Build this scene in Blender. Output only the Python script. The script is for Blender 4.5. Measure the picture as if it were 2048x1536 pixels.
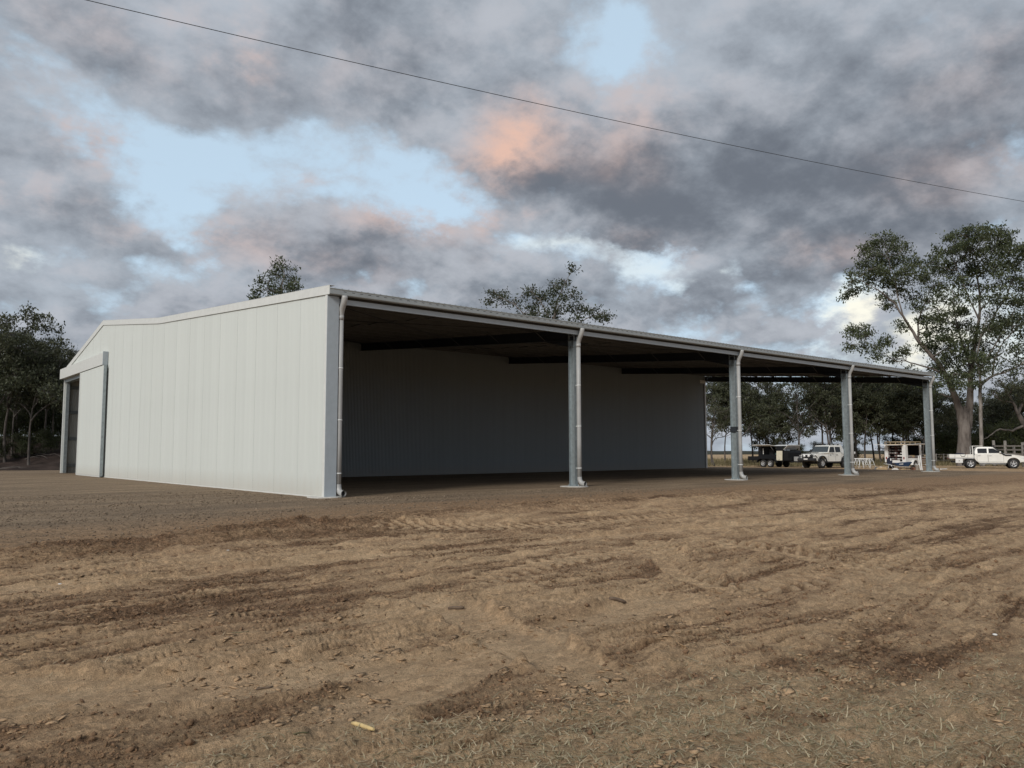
import bpy, bmesh, math, random
import numpy as np
from mathutils import Vector, Matrix
for o in list(bpy.data.objects): bpy.data.objects.remove(o)
SC = bpy.context.scene
COL = SC.collection
R = math.radians
rng = np.random.default_rng(11)
random.seed(5)

# ------------------------------------------------------------------ camera
FPX = 1587.237                                   # focal length in photo pixels (photo 2048 wide)
YAW, PITCH, ROLL = R(50.15), R(4.85), R(-0.143)
CAM = np.array([-9.275, -18.463, 1.17])
FW = np.array([math.cos(YAW)*math.cos(PITCH), math.sin(YAW)*math.cos(PITCH), math.sin(PITCH)])
_r = np.array([math.sin(YAW), -math.cos(YAW), 0.0]); _u = np.cross(_r, FW)
RT = math.cos(ROLL)*_r + math.sin(ROLL)*_u; UP = -math.sin(ROLL)*_r + math.cos(ROLL)*_u
cd = bpy.data.cameras.new('camera'); cam = bpy.data.objects.new('camera', cd); COL.objects.link(cam)
cd.sensor_width = 36.0; cd.lens = 36.0*FPX/2048.0; cd.clip_start = 0.05; cd.clip_end = 9000
M = Matrix.Identity(4)
for i in range(3):
    M[i][0], M[i][1], M[i][2], M[i][3] = RT[i], UP[i], -FW[i], CAM[i]
cam.matrix_world = M
SC.camera = cam
def ray(px, py): return FW + (px-1024)/FPX*RT - (py-768)/FPX*UP          # depth 1 along the view axis
def gp(px, py, z=0.0):
    d = ray(px, py); return CAM + d*((z-CAM[2])/d[2])
def atd(px, py, D): return CAM + ray(px, py)*D

# ------------------------------------------------------------------ light and sky
EXPO = 0.68
SC.view_settings.view_transform = 'Standard'; SC.view_settings.look = 'None'
SC.view_settings.exposure = EXPO; SC.view_settings.gamma = 1.0
SC.view_settings.use_curve_mapping = False
SUN_AZ, SUN_EL = math.atan2(-0.36, -1.0), R(32)
sd = bpy.data.lights.new('sun', 'SUN'); sun = bpy.data.objects.new('sun', sd); COL.objects.link(sun)
sd.energy = 1.5; sd.angle = R(18); sd.color = (1.0, 0.975, 0.93)
sdir = Vector((math.cos(SUN_AZ)*math.cos(SUN_EL), math.sin(SUN_AZ)*math.cos(SUN_EL), math.sin(SUN_EL)))
sun.rotation_euler = sdir.to_track_quat('Z', 'Y').to_euler(); sun.location = (-30, -30, 30)

def build_world():
    w = bpy.data.worlds.new('World'); SC.world = w; w.use_nodes = True
    nt = w.node_tree; N = nt.nodes; Lk = nt.links; N.clear()
    def nd(t, **k):
        n = N.new(t)
        for a, b in k.items(): setattr(n, a, b)
        return n
    def inp(n, i, v):
        if hasattr(v, 'is_output'): Lk.new(v, n.inputs[i])
        else: n.inputs[i].default_value = v
    def math_(op, a, b=0.0, c=0.0, clamp=False):
        n = nd('ShaderNodeMath', operation=op, use_clamp=clamp); inp(n, 0, a); inp(n, 1, b); inp(n, 2, c); return n.outputs[0]
    def vm(op, a, b=(0,0,0), c=None):
        n = nd('ShaderNodeVectorMath', operation=op); inp(n, 0, a); inp(n, 1, b)
        if c is not None: inp(n, 2, c)
        return n
    def mapr(v, a, b, c=0.0, d=1.0, smooth=True):
        n = nd('ShaderNodeMapRange', interpolation_type='SMOOTHSTEP' if smooth else 'LINEAR')
        inp(n, 0, v); inp(n, 1, a); inp(n, 2, b); inp(n, 3, c); inp(n, 4, d); return n.outputs[0]
    def noise(vec, scale, detail, rough=0.55, dist=0.0, lac=2.0):
        n = nd('ShaderNodeTexNoise', noise_dimensions='3D'); inp(n, 'Vector', vec)
        inp(n, 'Scale', scale); inp(n, 'Detail', detail); inp(n, 'Roughness', rough); inp(n, 'Lacunarity', lac); inp(n, 'Distortion', dist)
        return n
    def mixc(f, a, b):
        n = nd('ShaderNodeMix', data_type='RGBA'); inp(n, 0, f); inp(n, 6, a); inp(n, 7, b); return n.outputs[2]
    tc = nd('ShaderNodeTexCoord'); D = tc.outputs['Generated']
    sx = nd('ShaderNodeSeparateXYZ'); Lk.new(D, sx.inputs[0])
    X, Y, Z = sx.outputs
    # the clouds lie on a high flat layer: project the direction onto it
    zz = math_('ADD', math_('MAXIMUM', Z, 0.0), 0.50)
    cb = nd('ShaderNodeCombineXYZ'); inp(cb, 0, math_('DIVIDE', X, zz)); inp(cb, 1, math_('DIVIDE', Y, zz)); inp(cb, 2, math_('MULTIPLY', Z, 0.6))
    P = cb.outputs[0]
    # azimuth / elevation in degrees from the view axis, ruffled so cloud edges are never smooth
    az = math_('MULTIPLY', math_('ARCTAN2', math_('ADD', math_('MULTIPLY', X, math.sin(YAW)), math_('MULTIPLY', Y, -math.cos(YAW))),
                                 math_('ADD', math_('MULTIPLY', X, math.cos(YAW)), math_('MULTIPLY', Y, math.sin(YAW)))), 57.2958)
    el = math_('MULTIPLY', math_('ARCSINE', Z), 57.2958)
    ce = nd('ShaderNodeCombineXYZ'); inp(ce, 0, az); inp(ce, 1, el)
    wn = noise(P, 4.2, 8, 0.64)
    wv = vm('MULTIPLY', vm('SUBTRACT', wn.outputs['Color'], (0.5, 0.5, 0.5)).outputs[0], (10, 7, 0)).outputs[0]
    AE = vm('ADD', ce.outputs[0], wv).outputs[0]
    def pe(px, py):
        d = ray(px, py); d = d/np.linalg.norm(d)
        a = math.degrees(math.atan2(d@_r, d[0]*math.cos(YAW)+d[1]*math.sin(YAW))); return a, math.degrees(math.asin(d[2]))
    def blobs(lst, start=0.0):
        acc = None
        for px, py, rx, ry, wt in lst:
            a, e = pe(px, py); sa = rx*1.35/FPX*57.3*math.cos(math.atan((px-1024)/FPX))**2; se = ry*1.35/FPX*57.3
            v = vm('MULTIPLY_ADD', AE, (1/sa, 1/se, 0), (-a/sa, -e/se, 0)).outputs[0]
            l = vm('LENGTH', v).outputs['Value']
            b = mapr(l, 0.0, 1.6, wt, 0.0)
            acc = b if acc is None else math_('ADD', acc, b)
        return acc if start == 0 else math_('ADD', acc, start)
    gaps = blobs([(520,330,330,80,.42),(300,235,170,90,.42),(760,285,180,90,.3),(880,390,140,60,.25),(1290,75,150,80,.40),(60,150,120,90,.25),(640,400,260,40,.25),
                  (1120,497,150,24,.55),(1390,545,110,30,.6),(1270,520,110,20,.4),(1690,650,50,60,.55),(1810,640,170,110,.62),(1990,660,90,110,.5),
                  (20,800,90,60,.6),(20,540,40,30,.3),(270,450,60,24,.34),(480,560,200,16,.2),(1180,130,120,60,.2),(1900,330,120,40,.10),(1560,780,80,40,.3),(1480,890,160,60,.25)])
    dark = blobs([(790,70,150,90,.55),(1580,380,420,120,.62),(1330,440,260,70,.42),(1780,510,300,60,.55),(430,190,190,80,.36),(1900,180,260,120,.40),(200,60,200,60,.22),(1280,330,150,90,.25),
                  (130,470,200,50,.28),(520,500,220,50,.3),(700,590,300,40,.25),(1380,615,330,40,.34),(1250,600,200,40,.2),(380,650,260,40,.25),(90,290,90,40,.2),(1200,30,120,60,.2)])
    warm = blobs([(1055,285,66,58,1.25),(965,330,80,34,.45),(1000,400,50,60,.3),(510,130,60,40,.55),(240,290,75,36,.65),(170,240,60,30,.5),(800,440,70,30,.75),(590,372,40,14,.6),(990,425,60,30,.5),(110,400,130,30,.4),
                  (430,475,140,35,.5),(620,120,120,60,.2),(1290,190,110,60,.35),(1310,490,70,25,.45),(300,20,260,60,.32),(1640,520,80,30,.35),(1900,340,120,40,.25),(660,530,90,26,.25),(1240,280,80,60,.3),(30,330,60,40,.3),(1950,90,120,60,.18)])
    def dens(V, d1=9, d2=7):
        a_ = noise(V, 4.4, d1, 0.57, 0.10).outputs['Fac']; b_ = noise(V, 11.0, d2, 0.60, 0.1).outputs['Fac']
        return math_('ADD', math_('MULTIPLY', a_, 1.45), math_('MULTIPLY', b_, 0.65)), b_
    d0, n2 = dens(P)
    d1, _n = dens(vm('ADD', P, (-0.036, -0.02, 0.015)).outputs[0], 7, 5)
    n3 = noise(vm('ADD', P, (7.3, 2.1, 4.4)).outputs[0], 4.2, 8, 0.60, 0.2).outputs['Fac']
    cov = math_('ADD', d0, -0.31)
    cov = math_('ADD', math_('SUBTRACT', cov, math_('MULTIPLY', gaps, 0.46)), math_('MULTIPLY', dark, 0.20))
    alpha = mapr(cov, 0.37, 0.66)
    relief = math_('SUBTRACT', d0, d1)
    thick = mapr(math_('SUBTRACT', math_('ADD', math_('ADD', math_('MULTIPLY', n3, 0.9), math_('MULTIPLY', cov, 0.45)), math_('MULTIPLY', dark, 0.46)), math_('MULTIPLY', relief, 1.25)), 0.46, 1.50)
    k = 1.0/(2.0**EXPO)
    def c(r, g, b): return (r*k*10, g*k*10, b*k*10, 1)        # Background strength is 0.1
    cl = mixc(thick, c(0.455, 0.505, 0.57), c(0.155, 0.176, 0.212))
    wm = math_('MULTIPLY', warm, mapr(math_('ADD', math_('ADD', math_('MULTIPLY', n2, 0.35), math_('MULTIPLY', n3, 0.9)), math_('MULTIPLY', relief, 0.8)), 0.45, 0.92, 0.05, 0.85), clamp=True)
    cl = mixc(wm, cl, c(0.80, 0.52, 0.415))
    lav = mapr(math_('ADD', n3, relief), 0.42, 0.66, 0.0, 0.18)
    cl = mixc(math_('MULTIPLY', lav, math_('SUBTRACT', 1.0, thick)), cl, c(0.60, 0.53, 0.53))
    sky = nd('ShaderNodeTexSky', sky_type='NISHITA'); sky.sun_disc = False
    sky.sun_elevation = SUN_EL; sky.sun_rotation = math.pi/2 - SUN_AZ; sky.altitude = 300; sky.air_density = 1.0; sky.dust_density = 1.5
    # thin high veil over the clear sky, creamier towards the horizon
    glow = blobs([(1800,655,110,75,.85),(1700,640,45,40,.8),(1960,690,110,90,.7),(10,810,90,50,.8),(1395,548,70,20,.6),(1130,500,110,16,.5),(1270,525,70,16,.4),(20,545,50,36,.7)])
    veil = mixc(mapr(el, 2.0, 12.0), c(0.50, 0.62, 0.76), c(0.62, 0.78, 0.90))
    veil = mixc(math_('MINIMUM', glow, 1.0), veil, c(1.02, 0.99, 0.85))
    clear = mixc(math_('MULTIPLY_ADD', math_('MINIMUM', glow, 1.0), 0.24, 0.74), sky.outputs[0], veil)
    col = mixc(alpha, clear, cl)
    bg = nd('ShaderNodeBackground'); Lk.new(col, bg.inputs[0]); bg.inputs[1].default_value = 0.1
    out = nd('ShaderNodeOutputWorld'); Lk.new(bg.outputs[0], out.inputs[0])
build_world()
SC.cycles.use_denoising = True
SC.cycles.max_bounces = 8; SC.cycles.diffuse_bounces = 4; SC.cycles.transparent_max_bounces = 8

# ------------------------------------------------------------------ noise in numpy
def _hash(ix, iy, seed):
    h = (ix.astype(np.int64)*374761393 + iy.astype(np.int64)*668265263 + seed*1442695041) & 0xFFFFFFFF
    h = ((h ^ (h >> 13))*1274126177) & 0xFFFFFFFF
    h = ((h ^ (h >> 16))*2246822519) & 0xFFFFFFFF
    return h ^ (h >> 15)
def perlin(x, y, seed=0):
    x0 = np.floor(x); y0 = np.floor(y); fx = x-x0; fy = y-y0
    u = fx*fx*fx*(fx*(fx*6-15)+10); v = fy*fy*fy*(fy*(fy*6-15)+10)
    def g(dx, dy):
        a = _hash(x0+dx, y0+dy, seed)*(2*np.pi/4294967296.0)
        return np.cos(a)*(fx-dx)+np.sin(a)*(fy-dy)
    a = g(0,0); b = g(1,0); c = g(0,1); d = g(1,1)
    return (a+(b-a)*u + ((c+(d-c)*u)-(a+(b-a)*u))*v)*1.4
def fbm(x, y, oct=4, seed=0, gain=0.5):
    s = 0; a = 1.0; t = 0
    for i in range(oct):
        s = s + a*perlin(x*2**i, y*2**i, seed+i*17); t += a; a *= gain
    return s/t
def voronoi(x, y, seed=0):
    x0 = np.floor(x); y0 = np.floor(y)
    f1 = np.full(x.shape, 9.0); f2 = np.full(x.shape, 9.0); cid = np.zeros(x.shape); gx = np.zeros(x.shape); gy = np.zeros(x.shape)
    for i in (-1,0,1):
        for j in (-1,0,1):
            h = _hash(x0+i, y0+j, seed); px = x0+i+(h & 0xFFFF)/65536.0; py = y0+j+((h >> 16) & 0xFFFF)/65536.0
            d = np.hypot(px-x, py-y); r_ = ((h*2654435761) & 0xFFFF)/65536.0
            m = d < f1
            f2 = np.where(m, f1, np.minimum(f2, d)); cid = np.where(m, r_, cid); gx = np.where(m, x-px, gx); gy = np.where(m, y-py, gy); f1 = np.where(m, d, f1)
    return f1, f2, cid, gx, gy
def sst(a, b, x):
    t = np.clip((x-a)/(b-a), 0, 1); return t*t*(3-2*t)

# ------------------------------------------------------------------ mesh helpers
def mesh_np(name, V, quads=None, tris=None, attrs=None, smooth=False):
    me = bpy.data.meshes.new(name); V = np.asarray(V, np.float32)
    q = np.zeros((0,4), np.int32) if quads is None else np.asarray(quads, np.int32)
    t = np.zeros((0,3), np.int32) if tris is None else np.asarray(tris, np.int32)
    me.vertices.add(len(V)); me.vertices.foreach_set('co', V.ravel())
    me.loops.add(q.size+t.size); me.loops.foreach_set('vertex_index', np.concatenate([q.ravel(), t.ravel()]))
    me.polygons.add(len(q)+len(t))
    st = np.concatenate([np.arange(len(q))*4, len(q)*4+np.arange(len(t))*3]).astype(np.int32)
    me.polygons.foreach_set('loop_start', st)
    if smooth: me.polygons.foreach_set('use_smooth', np.ones(len(q)+len(t), bool))
    if attrs:
        for k, a in attrs.items():
            a = np.asarray(a, np.float32)
            if a.ndim == 1:
                at = me.attributes.new(k, 'FLOAT', 'POINT'); at.data.foreach_set('value', a)
            else:
                at = me.attributes.new(k, 'FLOAT_COLOR', 'POINT'); at.data.foreach_set('color', a.ravel())
    me.update(calc_edges=True); me.validate(); return me
def link(name, me, mat=None, parent=None, loc=None, rotz=0.0):
    o = bpy.data.objects.new(name, me); COL.objects.link(o)
    if mat is not None and me is not None and len(me.materials) == 0: me.materials.append(mat)
    if parent is not None: o.parent = parent
    if loc is not None: o.location = loc
    if rotz: o.rotation_euler = (0, 0, rotz)
    return o
def tag(o, label=None, cat=None, group=None, kind=None):
    if label: o['label'] = label
    if cat: o['category'] = cat
    if group: o['group'] = group
    if kind: o['kind'] = kind
    return o
def thing(name, label, cat, loc=(0,0,0), rotz=0.0, group=None):
    o = link(name, None, None, None, loc, rotz); o.empty_display_size = 0.3
    return tag(o, label, cat, group)

class MB:
    def __init__(s): s.v = []; s.f = []; s.sm = []
    def add(s, V, F, smooth=False):
        n = len(s.v); s.v += [tuple(map(float, p)) for p in V]; s.f += [tuple(i+n for i in f) for f in F]; s.sm += [smooth]*len(F); return s
    def box(s, x0, x1, y0, y1, z0, z1):
        return s.add([(x0,y0,z0),(x1,y0,z0),(x1,y1,z0),(x0,y1,z0),(x0,y0,z1),(x1,y0,z1),(x1,y1,z1),(x0,y1,z1)],
                     [(0,3,2,1),(4,5,6,7),(0,1,5,4),(1,2,6,5),(2,3,7,6),(3,0,4,7)])
    def bar(s, p, q, w, h, up=(0,0,1)):
        p = Vector(p); q = Vector(q); d = (q-p).normalized(); u = Vector(up)
        if abs(d.dot(u)) > 0.97: u = Vector((1,0,0))
        a = d.cross(u).normalized()*(w/2); b = a.cross(d).normalized()*(h/2)
        V = [p-a-b, p+a-b, p+a+b, p-a+b, q-a-b, q+a-b, q+a+b, q-a+b]
        return s.add(V, [(0,1,2,3),(7,6,5,4),(0,4,5,1),(1,5,6,2),(2,6,7,3),(3,7,4,0)])
    def prism(s, poly, y0, y1, axis='y', w=None):
        """poly in (a,b); axis 'y': (x,z) pulled along y; 'x': (y,z) along x; 'z': (x,y) along z"""
        n = len(poly)
        def P(a, b, t): return (a,t,b) if axis == 'y' else ((t,a,b) if axis == 'x' else (a,b,t))
        V = [P(a,b,y0) for a,b in poly]+[P(a,b,y1) for a,b in poly]
        F = [tuple(range(n)), tuple(range(2*n-1, n-1, -1))]+[(i, i+n, (i+1)%n+n, (i+1)%n) for i in range(n)]
        return s.add(V, F)
    def body(s, poly, wf):
        """side outline (x,z) with half width wf(x,z), closed left to right"""
        n = len(poly)
        V = [(a,-wf(a,b),b) for a,b in poly]+[(a,wf(a,b),b) for a,b in poly]
        F = [tuple(range(n)), tuple(range(2*n-1, n-1, -1))]+[(i, i+n, (i+1)%n+n, (i+1)%n) for i in range(n)]
        return s.add(V, F)
    def tube(s, pts, r, n=8, caps=True, smooth=True):
        pts = [Vector(p) for p in pts]; rr = r if hasattr(r, '__len__') else [r]*len(pts)
        V = []; F = []; prev = None
        for i, p in enumerate(pts):
            d = (pts[min(i+1, len(pts)-1)]-pts[max(i-1, 0)]).normalized()
            if prev is None:
                a = d.cross(Vector((0,0,1)))
                if a.length < 0.05: a = d.cross(Vector((1,0,0)))
            else: a = prev - d*prev.dot(d)
            a.normalize(); prev = a; b = d.cross(a)
            for k in range(n):
                t = 2*math.pi*k/n; V.append(p+(a*math.cos(t)+b*math.sin(t))*rr[i])
        for i in range(len(pts)-1):
            for k in range(n):
                k2 = (k+1)%n; F.append((i*n+k, i*n+k2, (i+1)*n+k2, (i+1)*n+k))
        s.add(V, F, smooth)
        if caps:
            m = len(s.v)-len(V)
            s.f.append(tuple(m+k for k in range(n-1,-1,-1))); s.f.append(tuple(m+(len(pts)-1)*n+k for k in range(n))); s.sm += [False]*2
        return s
    def lathe(s, prof, n=20, axis='z', c=(0,0,0), smooth=True):
        """prof: (radius, height) rings, open"""
        V = []; F = []
        for r_, h in prof:
            for k in range(n):
                t = 2*math.pi*k/n; a, b = r_*math.cos(t), r_*math.sin(t)
                p = (a,b,h) if axis == 'z' else ((a,h,b) if axis == 'y' else (h,a,b)); V.append((p[0]+c[0],p[1]+c[1],p[2]+c[2]))
        for i in range(len(prof)-1):
            for k in range(n):
                k2 = (k+1)%n; F.append((i*n+k, i*n+k2, (i+1)*n+k2, (i+1)*n+k))
        return s.add(V, F, smooth)
    def mesh(s, name, bevel=0.0, seg=2):
        me = bpy.data.meshes.new(name); me.from_pydata(s.v, [], s.f); me.polygons.foreach_set('use_smooth', s.sm)
        bm = bmesh.new(); bm.from_mesh(me)
        bmesh.ops.recalc_face_normals(bm, faces=bm.faces)
        if bevel:
            ed = [e for e in bm.edges if len(e.link_faces) == 2 and e.calc_face_angle(0) > 0.45]
            bmesh.ops.bevel(bm, geom=ed, offset=bevel, segments=seg, affect='EDGES', clamp_overlap=True)
        bm.to_mesh(me); bm.free(); me.update(); return me
    def build(s, name, mat, parent=None, loc=None, rotz=0.0, bevel=0.0, seg=2):
        return link(name, s.mesh(name, bevel, seg), mat, parent, loc, rotz)

# ------------------------------------------------------------------ materials
def mat_new(name):
    m = bpy.data.materials.new(name); m.use_nodes = True; nt = m.node_tree
    return m, nt, nt.nodes['Principled BSDF']
def simple(name, col, rough=0.5, metal=0.0, var=0.12, scale=6.0, bump=0.0, spec=0.5, bscale=None, objvar=0.0):
    m, nt, b = mat_new(name); N = nt.nodes; L = nt.links
    tc = N.new('ShaderNodeTexCoord'); n = N.new('ShaderNodeTexNoise'); n.inputs['Scale'].default_value = scale; n.inputs['Detail'].default_value = 6
    L.new(tc.outputs['Object'], n.inputs['Vector'])
    mr = N.new('ShaderNodeMapRange'); mr.inputs[1].default_value = 0.3; mr.inputs[2].default_value = 0.7
    mr.inputs[3].default_value = 1-var; mr.inputs[4].default_value = 1+var; L.new(n.outputs['Fac'], mr.inputs[0])
    mx = N.new('ShaderNodeVectorMath'); mx.operation = 'SCALE'; mx.inputs[0].default_value = col[:3]
    if objvar:
        oi = N.new('ShaderNodeObjectInfo'); mo = N.new('ShaderNodeMapRange'); mo.inputs[3].default_value = 1-objvar; mo.inputs[4].default_value = 1+objvar
        L.new(oi.outputs['Random'], mo.inputs[0]); mm = N.new('ShaderNodeMath'); mm.operation = 'MULTIPLY'
        L.new(mr.outputs[0], mm.inputs[0]); L.new(mo.outputs[0], mm.inputs[1]); L.new(mm.outputs[0], mx.inputs['Scale'])
    else: L.new(mr.outputs[0], mx.inputs['Scale'])
    L.new(mx.outputs[0], b.inputs['Base Color'])
    b.inputs['Roughness'].default_value = rough; b.inputs['Metallic'].default_value = metal; b.inputs['Specular IOR Level'].default_value = spec
    if bump:
        n2 = N.new('ShaderNodeTexNoise'); n2.inputs['Scale'].default_value = bscale or scale*4; n2.inputs['Detail'].default_value = 5
        L.new(tc.outputs['Object'], n2.inputs['Vector']); bp = N.new('ShaderNodeBump'); bp.inputs['Strength'].default_value = bump; bp.inputs['Distance'].default_value = 0.02
        L.new(n2.outputs['Fac'], bp.inputs['Height']); L.new(bp.outputs[0], b.inputs['Normal'])
    return m
MT = {}
def sheet_mat(name, col, rough):
    m, nt, b = mat_new(name); N = nt.nodes; L = nt.links
    tc = N.new('ShaderNodeTexCoord'); mp = N.new('ShaderNodeMapping'); mp.inputs['Scale'].default_value = (5.0, 5.0, 0.12); L.new(tc.outputs['Object'], mp.inputs[0])
    n = N.new('ShaderNodeTexNoise'); n.inputs['Scale'].default_value = 1.0; n.inputs['Detail'].default_value = 6; L.new(mp.outputs[0], n.inputs['Vector'])
    n2 = N.new('ShaderNodeTexNoise'); n2.inputs['Scale'].default_value = 0.5; n2.inputs['Detail'].default_value = 4; L.new(tc.outputs['Object'], n2.inputs['Vector'])
    oi = N.new('ShaderNodeObjectInfo')
    a = N.new('ShaderNodeMath'); a.operation = 'MULTIPLY_ADD'; L.new(n.outputs['Fac'], a.inputs[0]); a.inputs[1].default_value = 0.14; a.inputs[2].default_value = 0.87
    c2 = N.new('ShaderNodeMath'); c2.operation = 'MULTIPLY_ADD'; L.new(n2.outputs['Fac'], c2.inputs[0]); c2.inputs[1].default_value = 0.10; L.new(a.outputs[0], c2.inputs[2])
    d = N.new('ShaderNodeMath'); d.operation = 'MULTIPLY_ADD'; L.new(oi.outputs['Random'], d.inputs[0]); d.inputs[1].default_value = 0.035; L.new(c2.outputs[0], d.inputs[2])
    sc = N.new('ShaderNodeVectorMath'); sc.operation = 'SCALE'; sc.inputs[0].default_value = col; L.new(d.outputs[0], sc.inputs['Scale'])
    # faint dust splashed on the lowest half metre
    sp = N.new('ShaderNodeSeparateXYZ'); L.new(tc.outputs['Object'], sp.inputs[0])
    z = N.new('ShaderNodeMath'); z.operation = 'MULTIPLY_ADD'; L.new(n.outputs['Fac'], z.inputs[0]); z.inputs[1].default_value = -0.7; L.new(sp.outputs[2], z.inputs[2])
    mr = N.new('ShaderNodeMapRange'); L.new(z.outputs[0], mr.inputs[0]); mr.inputs[1].default_value = -0.35; mr.inputs[2].default_value = 0.25; mr.inputs[3].default_value = 0.35; mr.inputs[4].default_value = 0.0
    mx = N.new('ShaderNodeMix'); mx.data_type = 'RGBA'; L.new(mr.outputs[0], mx.inputs[0]); L.new(sc.outputs[0], mx.inputs[6]); mx.inputs[7].default_value = (0.36, 0.29, 0.22, 1)
    L.new(mx.outputs[2], b.inputs['Base Color']); b.inputs['Roughness'].default_value = rough; b.inputs['Specular IOR Level'].default_value = 0.4
    return m
MT['sheet'] = sheet_mat('cream_sheet_steel', (0.585, 0.605, 0.57), 0.42)
MT['shadesheet'] = sheet_mat('shaded_sheet_steel', (0.27, 0.30, 0.315), 0.42)  # darkened copy of the cream sheet: interior shade put into the colour
MT['trim'] = simple('cream_trim_steel', (0.66, 0.66, 0.62), 0.4, var=0.05)
MT['roof'] = simple('roof_sheet_steel', (0.035, 0.037, 0.039), 0.5, 0.2, var=0.15)  # darker than bare roof steel: the shade under the roof is in the colour
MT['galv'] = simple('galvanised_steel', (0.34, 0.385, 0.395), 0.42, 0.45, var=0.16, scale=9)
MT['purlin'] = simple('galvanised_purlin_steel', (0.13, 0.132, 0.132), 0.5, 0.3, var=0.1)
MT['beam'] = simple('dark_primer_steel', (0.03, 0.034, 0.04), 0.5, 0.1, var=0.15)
MT['gutter'] = simple('gutter_steel', (0.33, 0.35, 0.345), 0.38, 0.1, var=0.07)
MT['pvc'] = simple('white_pvc', (0.39, 0.385, 0.37), 0.42, var=0.07, scale=3)
MT['flash'] = simple('pale_grey_flashing', (0.38, 0.42, 0.445), 0.4, var=0.05)
MT['concrete'] = simple('concrete', (0.50, 0.48, 0.44), 0.9, var=0.15, scale=14, bump=0.4)
MT['black'] = simple('black_paint', (0.009, 0.0095, 0.011), 0.5, var=0.2, spec=0.25)
MT['blackplastic'] = simple('black_plastic', (0.02, 0.02, 0.021), 0.6, var=0.2)
MT['rubber'] = simple('tyre_rubber', (0.022, 0.021, 0.02), 0.85, var=0.35, scale=9)
MT['carwhite'] = simple('white_car_paint', (0.78, 0.76, 0.70), 0.25, var=0.05, scale=2)
MT['silver'] = simple('alloy_silver', (0.62, 0.62, 0.62), 0.3, 0.6, var=0.06)
MT['glass'] = simple('tinted_car_glass', (0.010, 0.012, 0.014), 0.1, var=0.1, spec=0.4)
MT['screen'] = simple('windscreen_glass', (0.045, 0.055, 0.06), 0.06, var=0.15, spec=0.6)
MT['lamp'] = simple('clear_lamp_glass', (0.72, 0.72, 0.70), 0.12, var=0.05)
MT['redlamp'] = simple('red_lamp_lens', (0.22, 0.02, 0.02), 0.3)
MT['amber'] = simple('amber_lens', (0.55, 0.2, 0.04), 0.3)
MT['boxwhite'] = simple('white_box_panel', (0.72, 0.71, 0.68), 0.45, var=0.06)
MT['boxcream'] = simple('cream_hatch_panel', (0.62, 0.57, 0.44), 0.5, var=0.08)
MT['alu'] = simple('bare_aluminium', (0.58, 0.58, 0.57), 0.38, 0.5, var=0.1)
MT['timber'] = simple('pale_pine_timber', (0.46, 0.34, 0.20), 0.75, var=0.2, scale=12)
MT['oldtimber'] = simple('weathered_grey_timber', (0.22, 0.20, 0.175), 0.9, var=0.3, scale=10, bump=0.5, objvar=0.2)
MT['shelf'] = simple('dark_red_shelf_paint', (0.09, 0.028, 0.022), 0.6, var=0.2)
MT['dark'] = simple('dark_infill', (0.02, 0.02, 0.021), 0.8, var=0.2)
MT['blue'] = simple('blue_painted_tray', (0.02, 0.05, 0.11), 0.45, var=0.3)
MT['rust'] = simple('rusty_brown_steel', (0.17, 0.075, 0.045), 0.8, var=0.3)
MT['whitepl'] = simple('white_plastic', (0.74, 0.74, 0.72), 0.45, var=0.05)
MT['tool'] = simple('grey_tool_case', (0.22, 0.21, 0.20), 0.6, var=0.3, objvar=0.4)
MT['navy'] = simple('navy_cloth', (0.015, 0.018, 0.035), 0.9, var=0.3)
MT['wire'] = simple('black_cable_sheath', (0.02, 0.02, 0.022), 0.6)
MT['straw'] = simple('bleached_stick', (0.60, 0.44, 0.20), 0.8, var=0.15, scale=20)
MT['stick'] = simple('brown_stick', (0.13, 0.09, 0.06), 0.9, var=0.25, scale=20)
MT['pebble'] = simple('white_pebble', (0.66, 0.64, 0.6), 0.8, var=0.1, scale=20)
MT['bird'] = simple('dark_feathers', (0.03, 0.03, 0.03), 0.9)

def bark_mat(name, c1, c2, c3):
    m, nt, b = mat_new(name); N = nt.nodes; L = nt.links
    tc = N.new('ShaderNodeTexCoord'); mp = N.new('ShaderNodeMapping'); mp.inputs['Scale'].default_value = (1.2, 1.2, 0.3); L.new(tc.outputs['Object'], mp.inputs[0])
    n = N.new('ShaderNodeTexNoise'); n.inputs['Scale'].default_value = 2.2; n.inputs['Detail'].default_value = 8; n.inputs['Roughness'].default_value = 0.65; L.new(mp.outputs[0], n.inputs['Vector'])
    cr = N.new('ShaderNodeValToRGB'); e = cr.color_ramp.elements; e[0].position = 0.36; e[0].color = (*c1, 1); e[1].position = 0.62; e[1].color = (*c3, 1)
    k = e.new(0.48); k.color = (*c2, 1); L.new(n.outputs['Fac'], cr.inputs[0]); L.new(cr.outputs[0], b.inputs['Base Color'])
    b.inputs['Roughness'].default_value = 0.9
    bp = N.new('ShaderNodeBump'); bp.inputs['Strength'].default_value = 0.6; bp.inputs['Distance'].default_value = 0.05; L.new(n.outputs['Fac'], bp.inputs['Height']); L.new(bp.outputs[0], b.inputs['Normal'])
    return m
MT['bark'] = bark_mat('gum_bark', (0.07, 0.058, 0.05), (0.135, 0.113, 0.098), (0.20, 0.173, 0.152))
MT['barkdark'] = bark_mat('dark_bark', (0.035, 0.03, 0.027), (0.075, 0.063, 0.055), (0.14, 0.12, 0.105))
MT['barkpale'] = bark_mat('pale_gum_bark', (0.09, 0.078, 0.068), (0.17, 0.15, 0.13), (0.30, 0.27, 0.24))
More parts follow.
